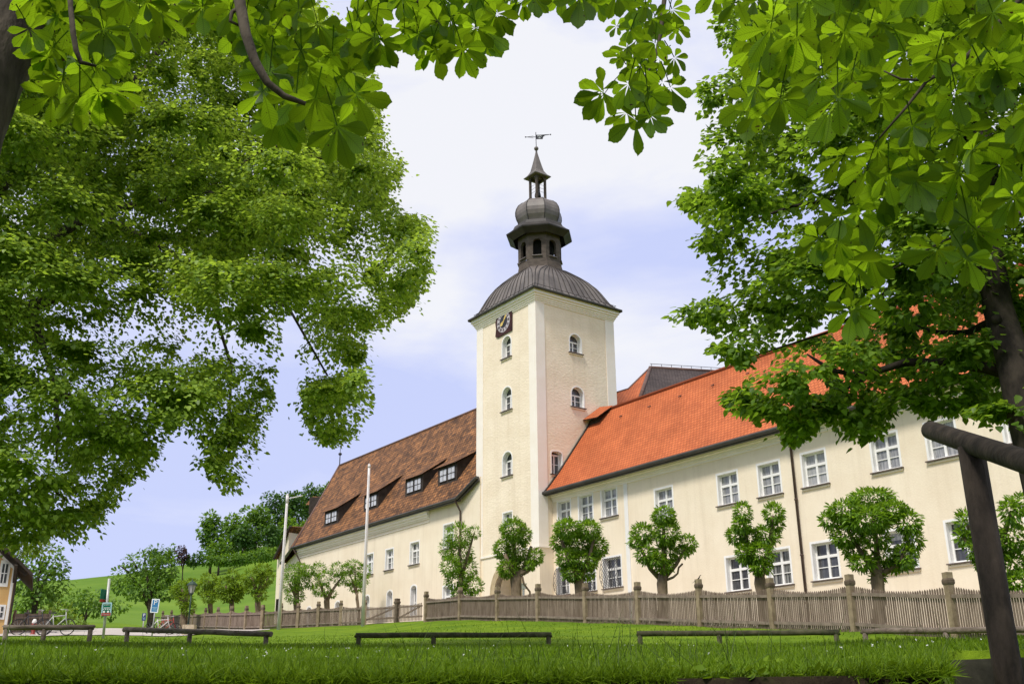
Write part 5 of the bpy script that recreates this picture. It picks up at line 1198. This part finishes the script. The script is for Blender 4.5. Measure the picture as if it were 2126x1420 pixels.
wt = [(438, 1066, 1162, 30, 235, 'leaf_wood', 'leftmost tall tree of the hillside wood, standing at its edge'), (482, 1070, 1150, 32, 245, 'leaf_wood', 'bright tree second from the left end of the hillside wood'), (530, 1052, 1150, 36, 250, 'leaf_wood', 'tall bright tree above the small white shed on the hill'),
      (572, 1028, 1140, 34, 262, 'leaf_dark', 'dark tall tree left behind the cross armed flagpole on the hill'), (615, 1022, 1135, 36, 268, 'leaf_dark', 'dark tree on the hill crest between the flagpole and the brown hip roof'), (655, 1012, 1120, 36, 275, 'leaf_dark', 'topmost dark tree of the hillside wood by the brown roof edge'),
      (695, 1005, 1120, 40, 280, 'leaf_wood', 'hillside tree half hidden behind the brown roof slope'), (598, 1075, 1160, 32, 250, 'leaf_wood', 'mid slope tree of the wood right of the small shed'), (560, 1092, 1140, 22, 240, 'leaf_dark', 'small dark tree directly behind the hill shed'), (640, 1080, 1165, 34, 245, 'leaf_wood', 'low hillside tree showing beside the hip end dormers'),
      (506, 1090, 1155, 22, 238, 'leaf_dark', 'dark lower tree left of the small white shed'), (455, 1118, 1168, 24, 228, 'leaf_wood', 'lower tree at the foot of the leftmost tall hillside tree')]
for w_ in wt: woodtree(*w_)
woodtree(328, 1138, 1180, 18, 205, 'leaf_dark', 'small dark round tree behind the fruit tree top', ls=.6, dens=4, group='small trees along the meadow crest')
woodtree(358, 1131, 1176, 13, 205, 'leaf_wood', 'slender pale green tree beside the copper beech', ls=.6, dens=4, group='small trees along the meadow crest')
woodtree(381, 1134, 1176, 13, 205, 'leaf_copper', 'purple brown copper beech on the meadow crest', 'copper_beech', ls=.6, dens=4.5, group='small trees along the meadow crest')
for x, y, hw, hh, mat, lab in ((408, 1160, 18, 15, 'leaf_dark', 'dark rounded hedge shrub at the left end of the hill hedge row'), (434, 1163, 16, 10, 'leaf_wood', 'low clipped shrub second in the hill hedge row'), (463, 1162, 20, 11, 'leaf_wood', 'shrub in the middle of the hill hedge row'), (500, 1158, 30, 12, 'leaf_mid', 'widest shrub of the hill hedge row, below the shed'), (548, 1150, 28, 14, 'leaf_wood', 'shrub at the right end of the hill hedge row'), (392, 1165, 9, 8, 'leaf_mid', 'smallest shrub beside the copper beech')):
    D = 205; cl = [(x+dx*hw, y+dy*hh, hw*.55, hh*.75) for dx, dy in ((-.5, .1), (.5, .15), (0, -.15), (-.1, .3), (.25, -.1))]
    g = at(x, y+hh, D); g[2] = gz(g[0], g[1]); tree('hedge_shrub', lab, D, cl, (x, y+hh, 0, 0, y), mat, .55, 5, 'hedge row below the hillside wood', 'shrub', rise=g)
# shed on the hill
Dh = max((d_ for d_ in np.arange(150, 275, 1.0) if at(500, 1146, d_)[2] >= gz(*at(500, 1146, d_)[:2])), default=222)
c = at(500, 1139, Dh-1); g = ground(c); sh = thing('hill_shed', g, 'small low white shed with a dark roof on the wooded hill', 'shed')
m_ = MB(); m_.box(c, 2.6, 3, 1.9); m_.box(c+RT*5.2+UP*.5, 5.4, 3, 1.1); m_.box(np.array([c[0], c[1], (c[2]+g[2])/2-1]), 2.4, 2.8, abs(c[2]-g[2])+.5); m_.box(np.array([c[0]+5.2, c[1], (c[2]+g[2])/2-1]), 5.2, 2.8, abs(c[2]-g[2])+1); m_.build('wall', M['white'], sh)
m_ = MB(); roof_face(m_, [c+np.array([-2, -2.2, .9]), c+np.array([2, -2.2, .9]), c+np.array([1.2, 0, 2.2]), c+np.array([-1.2, 0, 2.2])]); roof_face(m_, [c+np.array([2, 2.2, .9]), c+np.array([-2, 2.2, .9]), c+np.array([-1.2, 0, 2.2]), c+np.array([1.2, 0, 2.2])]); m_.box(c+RT*5.2+UP*1.2, 5.8, 3.4, .3); m_.build('roof', M['darkwood'], sh)
# ------------------------------------------------------------------ big linden on the left (its trunk stands outside the frame)
def limb(mb, pts, n=9):
    P = [at(x, y, D) for x, y, D, w_ in pts]; mb.tube(P, [w_*D/F*1.06/2 for x, y, D, w_ in pts], n)
def boughs(poly, D0, thick, nb, seed, mind, rad, holes=()):
    rg = np.random.default_rng(seed); poly = np.asarray(poly, float); out_ = []; tries = 0
    lo, hi = poly.min(0), poly.max(0)
    while len(out_) < nb and tries < nb*120:
        tries += 1
        x, y = rg.uniform(lo, hi)
        if not inside(np.array([x]), np.array([y]), poly)[0]: continue
        if any((x-h[0])**2/h[2]**2+(y-h[1])**2/h[3]**2 < 1 for h in holes): continue
        D = D0+thick*rg.uniform(-1, 1)
        if any(math.hypot(x-b[0], y-b[1]) < mind and abs(D-b[2]) < thick*.8 for b in out_): continue
        out_.append((x, y, D, rad*rg.uniform(.65, 1.25)))
    return out_
def bough_leaves(bs, poly, per, size, centre, seed, fuzz, flat=.62, holes=(), thin=False):
    rg = np.random.default_rng(seed); Cs, Ts, Ns = [], [], []
    for x, y, D, r_ in bs:
        c = at(x, y, D); o_ = nrm((c-centre)*np.array([1, 1, .35]))
        n = int(per*r_*r_); d = norm_rows(rg.normal(size=(n, 3))); d[:, 2] = np.where((d[:, 2] < -.15) & (rg.random(n) < .6), -d[:, 2], d[:, 2])
        k = 7; sp = norm_rows(rg.normal(size=(k, 3))*np.array([1, 1, .6])+o_*.5); a_ = np.max(d@sp.T, axis=1)      # leafy lobes around twig ends
        rr = r_*(.30+.95*np.clip(a_, 0, 1)**4)*rg.uniform(.25, 1.0, n)**.5*(1+np.abs(rg.normal(0, .14, n)))
        p = c+d*rr[:, None]*np.array([1, 1, flat]); p[:, 2] -= .25*(np.hypot(p[:, 0]-c[0], p[:, 1]-c[1])**2)/r_*.8
        t = norm_rows(d*np.array([1, 1, .3])+o_*.4+np.array([0, 0, -.55])+rg.normal(0, .4, (n, 3))); nn = norm_rows(np.array([0, 0, 1.])+d*.55+rg.normal(0, .35, (n, 3)))
        Cs.append(p); Ts.append(t); Ns.append(nn)
    C = np.concatenate(Cs); T_ = np.concatenate(Ts); Nn = np.concatenate(Ns)
    x, y = projv(C); ang = rg.uniform(0, 6.283, len(C)); j = np.abs(rg.normal(0, fuzz, len(C)))
    ok = inside(x+j*np.cos(ang), y+j*np.sin(ang), poly)
    for h in holes: ok &= ~((x-h[0])**2/h[2]**2+(y-h[1])**2/h[3]**2 < rg.uniform(.55, 1.0, len(C)))
    if thin:                                           # thinner foliage with sky showing through in the lower, outer boughs
        w1 = np.sin(x*.043+2.1*np.sin(y*.031))+np.sin(y*.052+1.7*np.sin(x*.027+1))+.6*np.sin(x*.11+y*.09)
        ok &= rg.random(len(C)) < np.clip(1.02-np.clip((y+.55*np.maximum(x-560, 0)-470)/330, 0, 1)*np.clip(.48+.50*w1, 0, 1)*.72, .06, 1)
    C, T_, Nn = C[ok], T_[ok], Nn[ok]
    return C, T_, Nn, size*rg.uniform(.65, 1.25, len(C))
LPOLY = [(-260, -160), (480, -160), (760, 120), (800, 300), (838, 330), (836, 362), (798, 400), (846, 455), (902, 462), (893, 520), (880, 602), (842, 650), (762, 700), (752, 765), (770, 832), (734, 905), (690, 932), (642, 902), (622, 820), (628, 770), (604, 742), (592, 702), (582, 765), (571, 832), (541, 882), (530, 950), (500, 1020), (462, 1025), (430, 985), (420, 922), (398, 882), (352, 892), (338, 932), (292, 962), (302, 985), (243, 1002), (250, 1040), (212, 1062), (218, 1092), (190, 1106), (170, 1136), (110, 1100), (70, 1140), (-30, 1130), (-300, 1150), (-500, 700)]
LH = [(605, 690, 28, 48), (600, 770, 26, 60), (585, 800, 20, 60)]
LEXTRA = [(470, 965), (478, 915), (500, 865), (455, 880), (545, 830), (660, 850), (700, 860), (720, 800), (690, 905), (655, 800), (740, 740), (700, 720), (245, 985), (195, 1065), (140, 1085), (285, 935), (375, 845), (50, 1075), (855, 500), (860, 575), (820, 380), (815, 640), (95, 1010), (20, 1100), (170, 1020), (640, 880), (470, 1000), (780, 360), (870, 470), (690, 650), (740, 670), (560, 780)]
LC = at(40, 420, 18.5)
g = ground(at(-260, 1290, 17.5)); lin = thing('linden_tree', g, 'huge leafy linden with drooping boughs filling the left side of the view', 'tree', 'large trees framing the view')
bs = boughs(LPOLY, 17.5, 3.0, 260, 3, 50, .90, LH[:3])
bs += [(x, y, 17.5+.06*((i*7) % 11-5), .62) for i, (x, y) in enumerate(LEXTRA)]
LBACK = [(-260, -160), (480, -160), (740, 140), (780, 330), (720, 420), (600, 470), (480, 560), (300, 580), (100, 640), (-100, 700), (-400, 600)]
bs += boughs(LBACK, 21.0, 1.6, 110, 5, 66, 1.25)
C, T_, Nn, Sz = bough_leaves(bs, LPOLY, 1750, .071, LC, 4, 13, .62, LH, True)
cloud('crown', C, T_, Nn, Sz, T_HEART, M['leaf_linden'], lin)
m_ = MB(); tr = at(-230, 700, 17.5); m_.tube([g-UP*.3, g+UP*.4, (g+tr)/2, tr, at(-150, 300, 17.5)], [.55, .46, .40, .36, .2], 14); m_.build('trunk', M['bark'], lin, True)
for L_ in ([(-230, 760, 17.5, 46), (-60, 700, 17.6, 34), (60, 640, 17.5, 26), (150, 600, 17.4, 18), (260, 560, 17.2, 10), (400, 545, 17, 5)], [(-230, 700, 17.5, 40), (0, 560, 18, 26), (200, 440, 18, 16), (420, 400, 17.6, 9), (650, 405, 17, 4)], [(-200, 560, 17.5, 36), (100, 300, 18, 22), (300, 150, 18, 14), (372, 40, 17.5, 12), (350, -60, 17, 8)],
           [(-230, 800, 17.5, 36), (-40, 800, 17, 24), (70, 790, 17, 16), (200, 850, 16.8, 9), (330, 880, 16.6, 5)], [(200, 440, 18, 14), (420, 560, 17.5, 9), (600, 640, 17.2, 6), (680, 780, 17, 4)], [(60, 640, 17.5, 18), (110, 780, 17.4, 10), (120, 880, 17.3, 7), (118, 960, 17.2, 5)], [(420, 400, 17.6, 8), (560, 300, 17.2, 6), (700, 340, 17, 4)], [(420, 560, 17.5, 8), (480, 760, 17.2, 6), (475, 940, 17, 3)], [(-60, 900, 17, 14), (40, 960, 16.8, 8), (140, 1040, 16.6, 4)]):
    m_ = MB(); limb(m_, L_); m_.build('limb', M['bark'], lin, True)

# ------------------------------------------------------------------ linden on the right, its trunk at the frame edge
RPOLY = [(1500, -60), (1478, 40), (1500, 95), (1552, 130), (1490, 160), (1452, 172), (1450, 205), (1490, 240), (1440, 232), (1462, 290), (1500, 322), (1450, 318), (1470, 370), (1480, 392), (1420, 402), (1405, 415), (1440, 440), (1470, 470), (1436, 508), (1478, 530), (1452, 570), (1470, 620), (1395, 650), (1400, 668), (1460, 676), (1484, 702), (1470, 730), (1520, 752), (1548, 800), (1500, 822), (1512, 850), (1570, 868), (1610, 862), (1640, 900), (1612, 905), (1650, 928), (1684, 905), (1700, 868), (1752, 905), (1780, 922), (1842, 900), (1848, 850), (1885, 838), (1930, 862), (1990, 855), (2040, 872), (2090, 865), (2126, 905), (2500, 950), (2600, -60)]
RH = [(1740, 690, 14, 24), (1690, 745, 34, 22), (1745, 770, 20, 20), (1700, 800, 34, 24), (1640, 840, 20, 8), (1835, 705, 12, 22), (1840, 760, 20, 12), (1905, 690, 16, 12), (1955, 700, 24, 10), (1995, 682, 18, 14), (2035, 660, 18, 26), (1770, 840, 14, 18), (1585, 752, 10, 8), (1720, 660, 14, 10), (1935, 745, 24, 8), (1880, 788, 24, 8), (2000, 770, 20, 8), (1660, 870, 12, 10), (1790, 620, 10, 12), (1530, 700, 8, 8), (1840, 505, 16, 12), (2085, 330, 16, 14), (1990, 320, 22, 8), (1700, 330, 8, 10), (1620, 400, 10, 8), (1510, 290, 12, 8), (1760, 805, 14, 10), (1965, 840, 14, 8), (1560, 560, 8, 8), (1600, 480, 7, 8), (1900, 640, 14, 10)]
g = ground(at(2235, 1300, 9.9)); rt = thing('linden_tree', g, 'leafy linden with a dark trunk at the right edge, before the orange roof', 'tree', 'large trees framing the view')
RH = [(a, b, c*.85, d*.85) for a, b, c, d in RH]
RC = at(2050, 450, 11.5)
bs = boughs(RPOLY, 11.6, 1.9, 190, 8, 52, .60, RH[:16])
bs += [(x, y, 10.9+.08*((i*5) % 9-4), .34) for i, (x, y) in enumerate([(1650, 890), (1640, 912), (1672, 862), (1790, 880), (1800, 900), (1830, 862), (1770, 850), (1560, 835), (1530, 832), (1430, 655), (1590, 850), (1930, 842), (2000, 848), (1890, 830), (1655, 840), (1720, 850), (1960, 855), (2040, 850), (1440, 420), (1460, 520), (1480, 730), (1620, 870)])]
C, T_, Nn, Sz = bough_leaves(bs, RPOLY, 1900, .070, RC, 9, 9, .6, RH)
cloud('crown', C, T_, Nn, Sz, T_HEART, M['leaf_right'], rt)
m_ = MB(); limb(m_, [(2235, 1330, 9.9, 90), (2180, 1050, 9.9, 76), (2135, 880, 9.9, 66), (2102, 740, 10.0, 60), (2072, 640, 10.2, 54), (2052, 520, 10.2, 52), (2060, 420, 10.8, 44), (2045, 300, 11.8, 36), (2020, 180, 11.9, 26), (2000, 20, 12, 14)], 14); m_.build('trunk', M['darkbark'], rt, True)
for L_ in ([(2100, 775, 10.2, 28), (2040, 762, 10.3, 22), (1960, 752, 10.4, 18), (1880, 752, 10.4, 15), (1830, 768, 10.4, 13), (1775, 778, 10.3, 11), (1725, 768, 10.2, 9), (1690, 745, 10.2, 6), (1675, 735, 10.2, 3)], [(2070, 662, 9.95, 18), (2010, 690, 11.4, 12), (1950, 690, 11.3, 9), (1880, 672, 11.2, 5)], [(2050, 520, 11.6, 26), (1960, 560, 11.2, 14), (1850, 600, 11, 9), (1700, 620, 10.8, 5)], [(2060, 420, 11.7, 26), (1950, 380, 11.4, 16), (1800, 400, 11.2, 10), (1640, 430, 11, 6), (1500, 480, 10.8, 3)],
           [(2045, 300, 11.8, 22), (1900, 230, 11.5, 12), (1720, 220, 11.3, 8), (1560, 190, 11.2, 4)], [(2090, 740, 11.5, 30), (2140, 620, 11.7, 22), (2200, 500, 12, 14)], [(1830, 768, 10.9, 9), (1770, 800, 10.8, 6), (1680, 850, 10.7, 4)], [(1850, 600, 11, 8), (1720, 690, 10.8, 5), (1560, 740, 10.6, 3)]):
    m_ = MB(); limb(m_, L_); m_.build('limb', M['darkbark'], rt, True)

# ------------------------------------------------------------------ horse chestnut close overhead: palmate leaves hanging into the frame
def leaflet_template():
    n = 11; vv = [(0, 0, 0)]; uv = [(0, 0)]
    half = []
    K_ = np.array([(0, 0), (.1, .025), (.2, .062), (.3, .105), (.4, .150), (.5, .195), (.6, .232), (.7, .252), (.8, .240), (.88, .198), (.94, .135), (1.0, .03)])
    for i, t in enumerate((.12, .24, .36, .48, .58, .67, .74, .80, .86, .91, .955, .99)):
        half.append((np.interp(t, K_[:, 0], K_[:, 1])*(1.03 if i % 2 else .975), t+(.012 if i % 2 else 0)))
    V = [(0, 0, 0)]+[(a, t, .10*a-.10*t*t) for a, t in half]+[(0, 1.05, -.14)]+[(-a, t, .10*a-.10*t*t) for a, t in half[::-1]]
    mid = [(0, t, -.10*t*t-.02) for a, t in half]
    k = len(half); V += mid; U = [(x, y) for x, y, z in V]
    Fs = []
    R_ = [0]+list(range(1, k+1))+[k+1]; Lf = [0]+list(range(2*k+1, k+1, -1))+[k+1]; Mi = [0]+list(range(2*k+2, 3*k+2))+[k+1]
    for i in range(k+1):
        a = [R_[i], R_[i+1], Mi[i+1], Mi[i]]; b = [Mi[i], Mi[i+1], Lf[i+1], Lf[i]]
        Fs.append(tuple(dict.fromkeys(a))); Fs.append(tuple(dict.fromkeys(b)))
    return (np.array(V, float), Fs), np.array(U, float)
T_CH, UV_CH = leaflet_template()
ch_C, ch_T, ch_N, ch_S = [], [], [], []; stalks = MB()
crng = np.random.default_rng(21)
def palm(x, y, D, r_px, ang=None, tilt=None, n=None):
    """one compound leaf: hub at photo x, y, leaflet length r_px, main leaflet pointing to ang (degrees, 0 = right, 90 = up)"""
    c = at(x, y, D); ln = r_px*D/F*.94
    ang = crng.normal(-90, 45) if ang is None else ang
    view = nrm(c); tv = crng.normal(0, .28, 3) if tilt is None else np.asarray(tilt)
    nn = nrm(-view*.8+np.array([0, 0, -.55])+tv)      # underside faces the viewer
    e1_ = nrm(_r-nn*(_r@nn)); e2_ = np.cross(nn, e1_)
    n = n or int(crng.choice([5, 6, 7, 7])); span = R(crng.uniform(230, 285)); a0 = R(ang)
    for k in range(n):
        u = (k-(n-1)/2)/((n-1)/2); t = a0+u*span/2+crng.normal(0, .05); s_ = (1-.36*u*u)*crng.uniform(.92, 1.06)
        d = e1_*math.cos(t)+e2_*math.sin(t)+nn*.10; d = nrm(d+np.array([0, 0, -.22])+crng.normal(0, .07, 3))
        ch_C.append(c+d*ln*.05); ch_T.append(d); ch_N.append(nrm(-nn+crng.normal(0, .16, 3))); ch_S.append(ln*s_)
    st = c+(-e1_*math.cos(a0)-e2_*math.sin(a0))*ln*.75+UP*ln*.35-view*.02
    stalks.tube([c, (c+st)/2+UP*ln*.05, st], [.0022, .0025, .003], 4)
fixed = [(740, 60, 75, -95), (757, 70, 70, -60), (738, 195, 92, -35), (700, 262, 100, -70), (655, 205, 85, -110), (720, 150, 80, -20), (770, 20, 60, -60), (840, 60, 66, -90), (872, 70, 70, -70), (905, 105, 78, -80), (895, 95, 60, -120), (1008, 66, 78, -25), (960, 100, 80, -65), (985, 90, 70, -95), (935, 40, 70, -50), (1030, 30, 64, -40), (1110, -4, 52, -80), (1205, -6, 82, -85), (1165, -20, 66, -110), (1280, -14, 64, -70), (1240, -20, 66, -95), (1060, -6, 50, -80), (1340, 10, 46, -90),
         (1248, 187, 72, 170), (1255, 195, 74, -140), (1280, 55, 34, 150), (1310, 60, 42, -120), (1395, 20, 52, -60), (1405, 60, 42, -20), (1360, 90, 60, -90), (1330, 140, 62, -100), (1305, 175, 66, -110), (1345, 195, 68, -80), (1375, 170, 64, -50), (1392, 182, 68, -60), (1320, 250, 80, -85), (1300, 235, 64, -125), (1350, 240, 60, -50), (1400, 120, 50, -40), (1290, 120, 46, 120),
         (610, 70, 85, -120), (560, 150, 85, -100), (575, 240, 88, -70), (590, 255, 84, -95), (640, 140, 78, -60), (530, 60, 80, -130), (660, 50, 80, -70), (690, 110, 76, -100), (620, 20, 70, -90), (480, 20, 70, -120), (150, 30, 78, -95), (100, 120, 66, 150), (110, 100, 60, -150), (205, 192, 88, -60), (165, 200, 86, -110), (240, 190, 70, -20), (60, 60, 60, -60), (215, 60, 70, -80), (190, 130, 70, -120), (290, 20, 70, -90), (340, 10, 60, -70), (130, 170, 70, -120), (420, 15, 64, -100), (255, -5, 60, -60), (545, 190, 84, -85), (615, 200, 80, -100)]
for x, y, r_, a_ in fixed: palm(x, y, 3.9+crng.uniform(-.35, .35), r_, a_)
for k in range(34): x = crng.uniform(470, 800); palm(x, crng.uniform(-40, 265 if 540 < x < 740 else 110), 4.1+crng.uniform(-.3, .6), crng.uniform(58, 84))
for k in range(26): palm(crng.uniform(800, 1330), crng.uniform(-70, 10), 4.2+crng.uniform(-.3, .5), crng.uniform(48, 66))
for k in range(24): palm(crng.uniform(860, 1010), crng.uniform(-30, 80), 4.2+crng.uniform(-.3, .5), crng.uniform(55, 70))
for k in range(14): palm(crng.uniform(1290, 1395), crng.uniform(20, 215), 4.3+crng.uniform(-.2, .4), crng.uniform(45, 62))
for k in range(26): palm(crng.uniform(60, 470), crng.uniform(-50, 60), 4.1+crng.uniform(-.3, .5), crng.uniform(55, 75))
for k in range(10): palm(crng.uniform(90, 240), crng.uniform(60, 205), 4.1+crng.uniform(-.3, .5), crng.uniform(55, 78))
rightpoly = [(1560, -80), (1530, 20), (1545, 120), (1560, 230), (1600, 250), (1660, 215), (1710, 280), (1780, 380), (1720, 480), (1740, 560), (1790, 600), (1830, 540), (1900, 520), (1960, 560), (2030, 540), (2110, 420), (2200, 420), (2200, -80)]
cnt = 0
while cnt < 150:
    x, y = crng.uniform(1520, 2200), crng.uniform(-80, 600)
    if not inside(np.array([x]), np.array([y]), rightpoly)[0]: continue
    if y > 260 and crng.random() < .35: continue
    palm(x, y, 4.4+crng.uniform(-.5, 1.0), crng.uniform(56, 92)); cnt += 1
for x, y, r_, a_ in ((1620, 205, 88, -95), (1600, 60, 96, -100), (1655, 75, 92, -80), (1740, 200, 88, -85), (1570, 180, 70, -110), (1800, 350, 72, -110), (1845, 360, 74, -80), (1700, 495, 60, -150), (1740, 500, 58, -90), (1790, 620, 60, -70), (1770, 640, 70, -95), (1985, 190, 72, -70), (1530, 0, 70, -130), (1490, -20, 70, -120), (1760, 585, 56, -130)): palm(x, y, 4.0, r_, a_)
for k in range(240):                                   # the same crown going on above and behind the viewer
    a_ = crng.uniform(0, 6.283); rr = 5.2*math.sqrt(crng.random()); P = np.array([rr*math.cos(a_)*1.25, -.6+rr*math.sin(a_)*.8, crng.uniform(3.2, 4.6)]); X, Y = proj(P) if P@_w > .3 else (0, -999)
    if P@_w > .3 and -60 < Y < 1500 and -60 < X < 2190: continue
    ln = crng.uniform(.11, .17); nn = nrm(np.array([0, 0, -1])+crng.normal(0, .35, 3)); e1_ = nrm(np.cross(nn, [.3, 1, 0])); e2_ = np.cross(nn, e1_); a0 = crng.uniform(0, 6.283)
    for j in range(6):
        t = a0+(j-2.5)*.75; d = nrm(e1_*math.cos(t)+e2_*math.sin(t)+np.array([0, 0, -.3])); ch_C.append(P); ch_T.append(d); ch_N.append(-nn); ch_S.append(ln*(1-.06*abs(j-2.5)))
ctr = at(-140, -60, 4.3); g = np.array([-2.9, 1.4, 0]); g[2] = gz(g[0], g[1])
ch = thing('chestnut_tree', g, 'horse chestnut with big hand shaped leaves hanging close overhead, its trunk top left', 'tree', 'large trees framing the view')
ch_C, ch_T, ch_N, ch_S = (np.array(v) for v in (ch_C, ch_T, ch_N, ch_S)); pick = crng.integers(0, 4, len(ch_C))
for k, (cu, fo, wx) in enumerate(((0, 1, 1), (-.22, .3, .92), (.16, 2.2, .86), (-.10, -1.2, 1.06))):   # four habits: flat, drooping, folded up, folded down
    V_ = T_CH[0].copy(); V_[:, 2] = V_[:, 2]*1.0+cu*V_[:, 1]**2+.10*(fo-1)*np.abs(V_[:, 0])*1.6; V_[:, 0] *= wx; V_[:, 0] += .06*(k-1.5)*V_[:, 1]**2; q = pick == k
    cloud('foliage', ch_C[q], ch_T[q], ch_N[q], ch_S[q], (V_, T_CH[1]), M['leaf_chestnut'], ch, UV_CH)
stalks.build('leaf_stalks', M['leaf_chestnut'], ch)  # bare stalks of the hanging palmate leaves, separate thin tubes without blades
m_ = MB(); limb(m_, [(110, -140, 4.6, 150), (52, 0, 4.5, 150), (10, 70, 4.45, 160), (-50, 150, 4.4, 175), (-105, 260, 4.3, 190), (-150, 400, 4.2, 210), (-330, 800, 4.1, 260)], 18); m_.tube([at(-330, 800, 4.1), g+UP*.2, g-UP*.6], [.25, .30, .4], 16); m_.build('trunk', M['bark'], ch, True)
for L_ in ([(142, -60, 3.5, 11), (147, 20, 3.45, 11), (152, 70, 3.4, 12), (158, 105, 3.4, 11), (168, 130, 3.4, 10), (200, 138, 3.4, 6)], [(492, -80, 3.5, 30), (497, 0, 3.4, 26), (510, 70, 3.35, 23), (528, 125, 3.3, 21), (555, 172, 3.3, 18), (590, 200, 3.3, 15), (634, 216, 3.3, 10)], [(500, 15, 3.4, 11), (482, 26, 3.4, 10), (478, 45, 3.4, 8), (497, 54, 3.4, 6)], [(740, -60, 4.3, 12), (800, -40, 4.25, 12), (870, 5, 4.2, 10), (915, 55, 4.15, 7)],
           [(1390, -80, 4.3, 12), (1378, 10, 4.25, 11), (1372, 70, 4.2, 9), (1358, 130, 4.2, 7), (1335, 165, 4.15, 4)], [(2180, -80, 4.5, 14), (2110, 10, 4.5, 12), (2050, 75, 4.5, 11), (2000, 125, 4.5, 10), (1925, 168, 4.45, 8), (1880, 225, 4.4, 6), (1818, 296, 4.4, 4)], [(1925, 168, 4.45, 6), (1870, 165, 4.4, 5), (1835, 148, 4.4, 3)], [(2300, 380, 4.8, 12), (2126, 440, 4.75, 9), (2040, 470, 4.7, 7), (1960, 500, 4.7, 5), (1850, 560, 4.6, 3)],
           [(70, -140, 4.6, 90), (300, -160, 4.2, 60), (490, -110, 3.55, 40), (740, -90, 4.3, 26), (1100, -120, 4.4, 18), (1390, -100, 4.3, 14)], [(1390, -100, 4.3, 13), (1800, -140, 4.5, 14), (2180, -90, 4.5, 16)]):
    m_ = MB(); limb(m_, L_, 8); m_.build('limb', M['bark'], ch, True)

# ------------------------------------------------------------------ grass, clover and weeds of the near bank
grng = np.random.default_rng(33)
def scatter(n, D0, D1, az0=-31, az1=31, pw=1.0):
    a = np.radians(grng.uniform(az0, az1, n)); u = grng.random(n)**pw; D = np.sqrt(D0**2+(D1**2-D0**2)*u)
    return np.stack([D*np.sin(a), D*np.cos(a), np.zeros(n)], 1)
def setz(C):
    for i in range(len(C)): C[i, 2] = gz(C[i, 0], C[i, 1])-.004
    return C
def patchy(C, f=1.1): return .5+.5*np.sin(C[:, 0]*f+1.3*np.sin(C[:, 1]*f*.7))*np.sin(C[:, 1]*f*1.2+np.sin(C[:, 0]*f*.9))
parts_ = []
for n, D0, D1, h, w_ in ((34000, 2.93, 6.5, .036, .0042), (44000, 6.5, 13, .048, .007), (34000, 13, 25, .06, .014), (16000, 25, 46, .05, .026)):
    C = setz(scatter(n, D0, D1)); pt_ = patchy(C); hh = h*(.45+.9*pt_)*grng.uniform(.5, 1.5, n)
    if D0 < 5: hh *= np.clip((np.hypot(C[:, 0], C[:, 1])-2.9)/.8, .25, 1)
    t = norm_rows(grng.normal(0, .38, (n, 3))+np.array([0, 0, 1.])); nn = norm_rows(grng.normal(size=(n, 3))*np.array([1, 1, .1]))
    parts_.append((C, t, nn, hh, w_/hh*grng.uniform(.7, 1.3, n)*1.0*hh))
n = 42000; a = np.radians(grng.uniform(-31, 31, n)); D = grng.uniform(2.66, 3.05, n); C = setz(np.stack([D*np.sin(a), D*np.cos(a), np.zeros(n)], 1)); C = C[patchy(C, 3.0) > .10]; n = len(C); hh = grng.uniform(.025, .075, n)
parts_.append((C, norm_rows(grng.normal(0, .4, (n, 3))+np.array([0, -.7, .6])), norm_rows(grng.normal(size=(n, 3))*np.array([1, 1, .3])), hh, np.full(n, .004)))
C = np.concatenate([p[0] for p in parts_]); T_ = np.concatenate([p[1] for p in parts_]); Nn = np.concatenate([p[2] for p in parts_]); H_ = np.concatenate([p[3] for p in parts_]); Wd = np.concatenate([p[4] for p in parts_])
o = cloud('grass', C, T_, Nn, H_, T_BLADE, M['grass'], None, xs=Wd/H_); tag(o, 'short green meadow grass covering the near bank and lawn', 'grass', kind='stuff')
# taller stalks leaning out of the bank
n = 520; C = setz(np.concatenate([scatter(300, 3.2, 7.5), scatter(220, 3.2, 8, -6, 12)])); t = norm_rows(grng.normal(0, .30, (n, 3))+np.array([0, 0, 1.])); nn = norm_rows(grng.normal(size=(n, 3))*np.array([1, 1, .1])); H_ = grng.uniform(.08, .26, n)
o = cloud('tall_grass', C, t, nn, H_, T_BLADE, M['seedgrass'], None, xs=.0034/H_); tag(o, 'thin tall grass stalks standing above the near bank', 'grass', kind='stuff')
# broad weed leaves near the edge of the bank
n = 2600; C = setz(scatter(n, 2.92, 6.2, pw=1.4)); pt_ = patchy(C, 2.3); k = pt_ > .45; C = C[k]; n = len(C); C[:, 2] += grng.uniform(.0, .03, n); t = norm_rows(grng.normal(0, 1, (n, 3))*np.array([1, 1, .3])+np.array([0, 0, .35])); nn = norm_rows(grng.normal(0, .4, (n, 3))+np.array([0, -.2, 1.]))
o = cloud('weed_leaves', C, t, nn, grng.uniform(.012, .034, n), T_HEART, M['grass'], None); tag(o, 'low broad leaved weeds among the grass of the bank', 'weeds', kind='stuff')
n = 420; C = setz(scatter(n, 3.6, 16)); C[:, 2] += grng.uniform(.02, .06, n); k = patchy(C, .8) > .58; C = C[k]; n = len(C)
t = norm_rows(grng.normal(0, 1, (n, 3))); nn = norm_rows(grng.normal(0, .6, (n, 3))+np.array([0, 0, 1.])); D = np.hypot(C[:, 0], C[:, 1])
C3 = np.concatenate([C]*5); t3 = norm_rows(grng.normal(0, 1, (5*n, 3))); n3 = norm_rows(grng.normal(0, .6, (5*n, 3))+np.array([0, -.4, 1.]))
o = cloud('clover_flowers', C3, t3, n3, np.tile(.006+.0006*D, 5), T_LEAF, M['petal'], None); tag(o, 'tiny white clover flowers dotted through the near grass', 'flowers', kind='stuff')
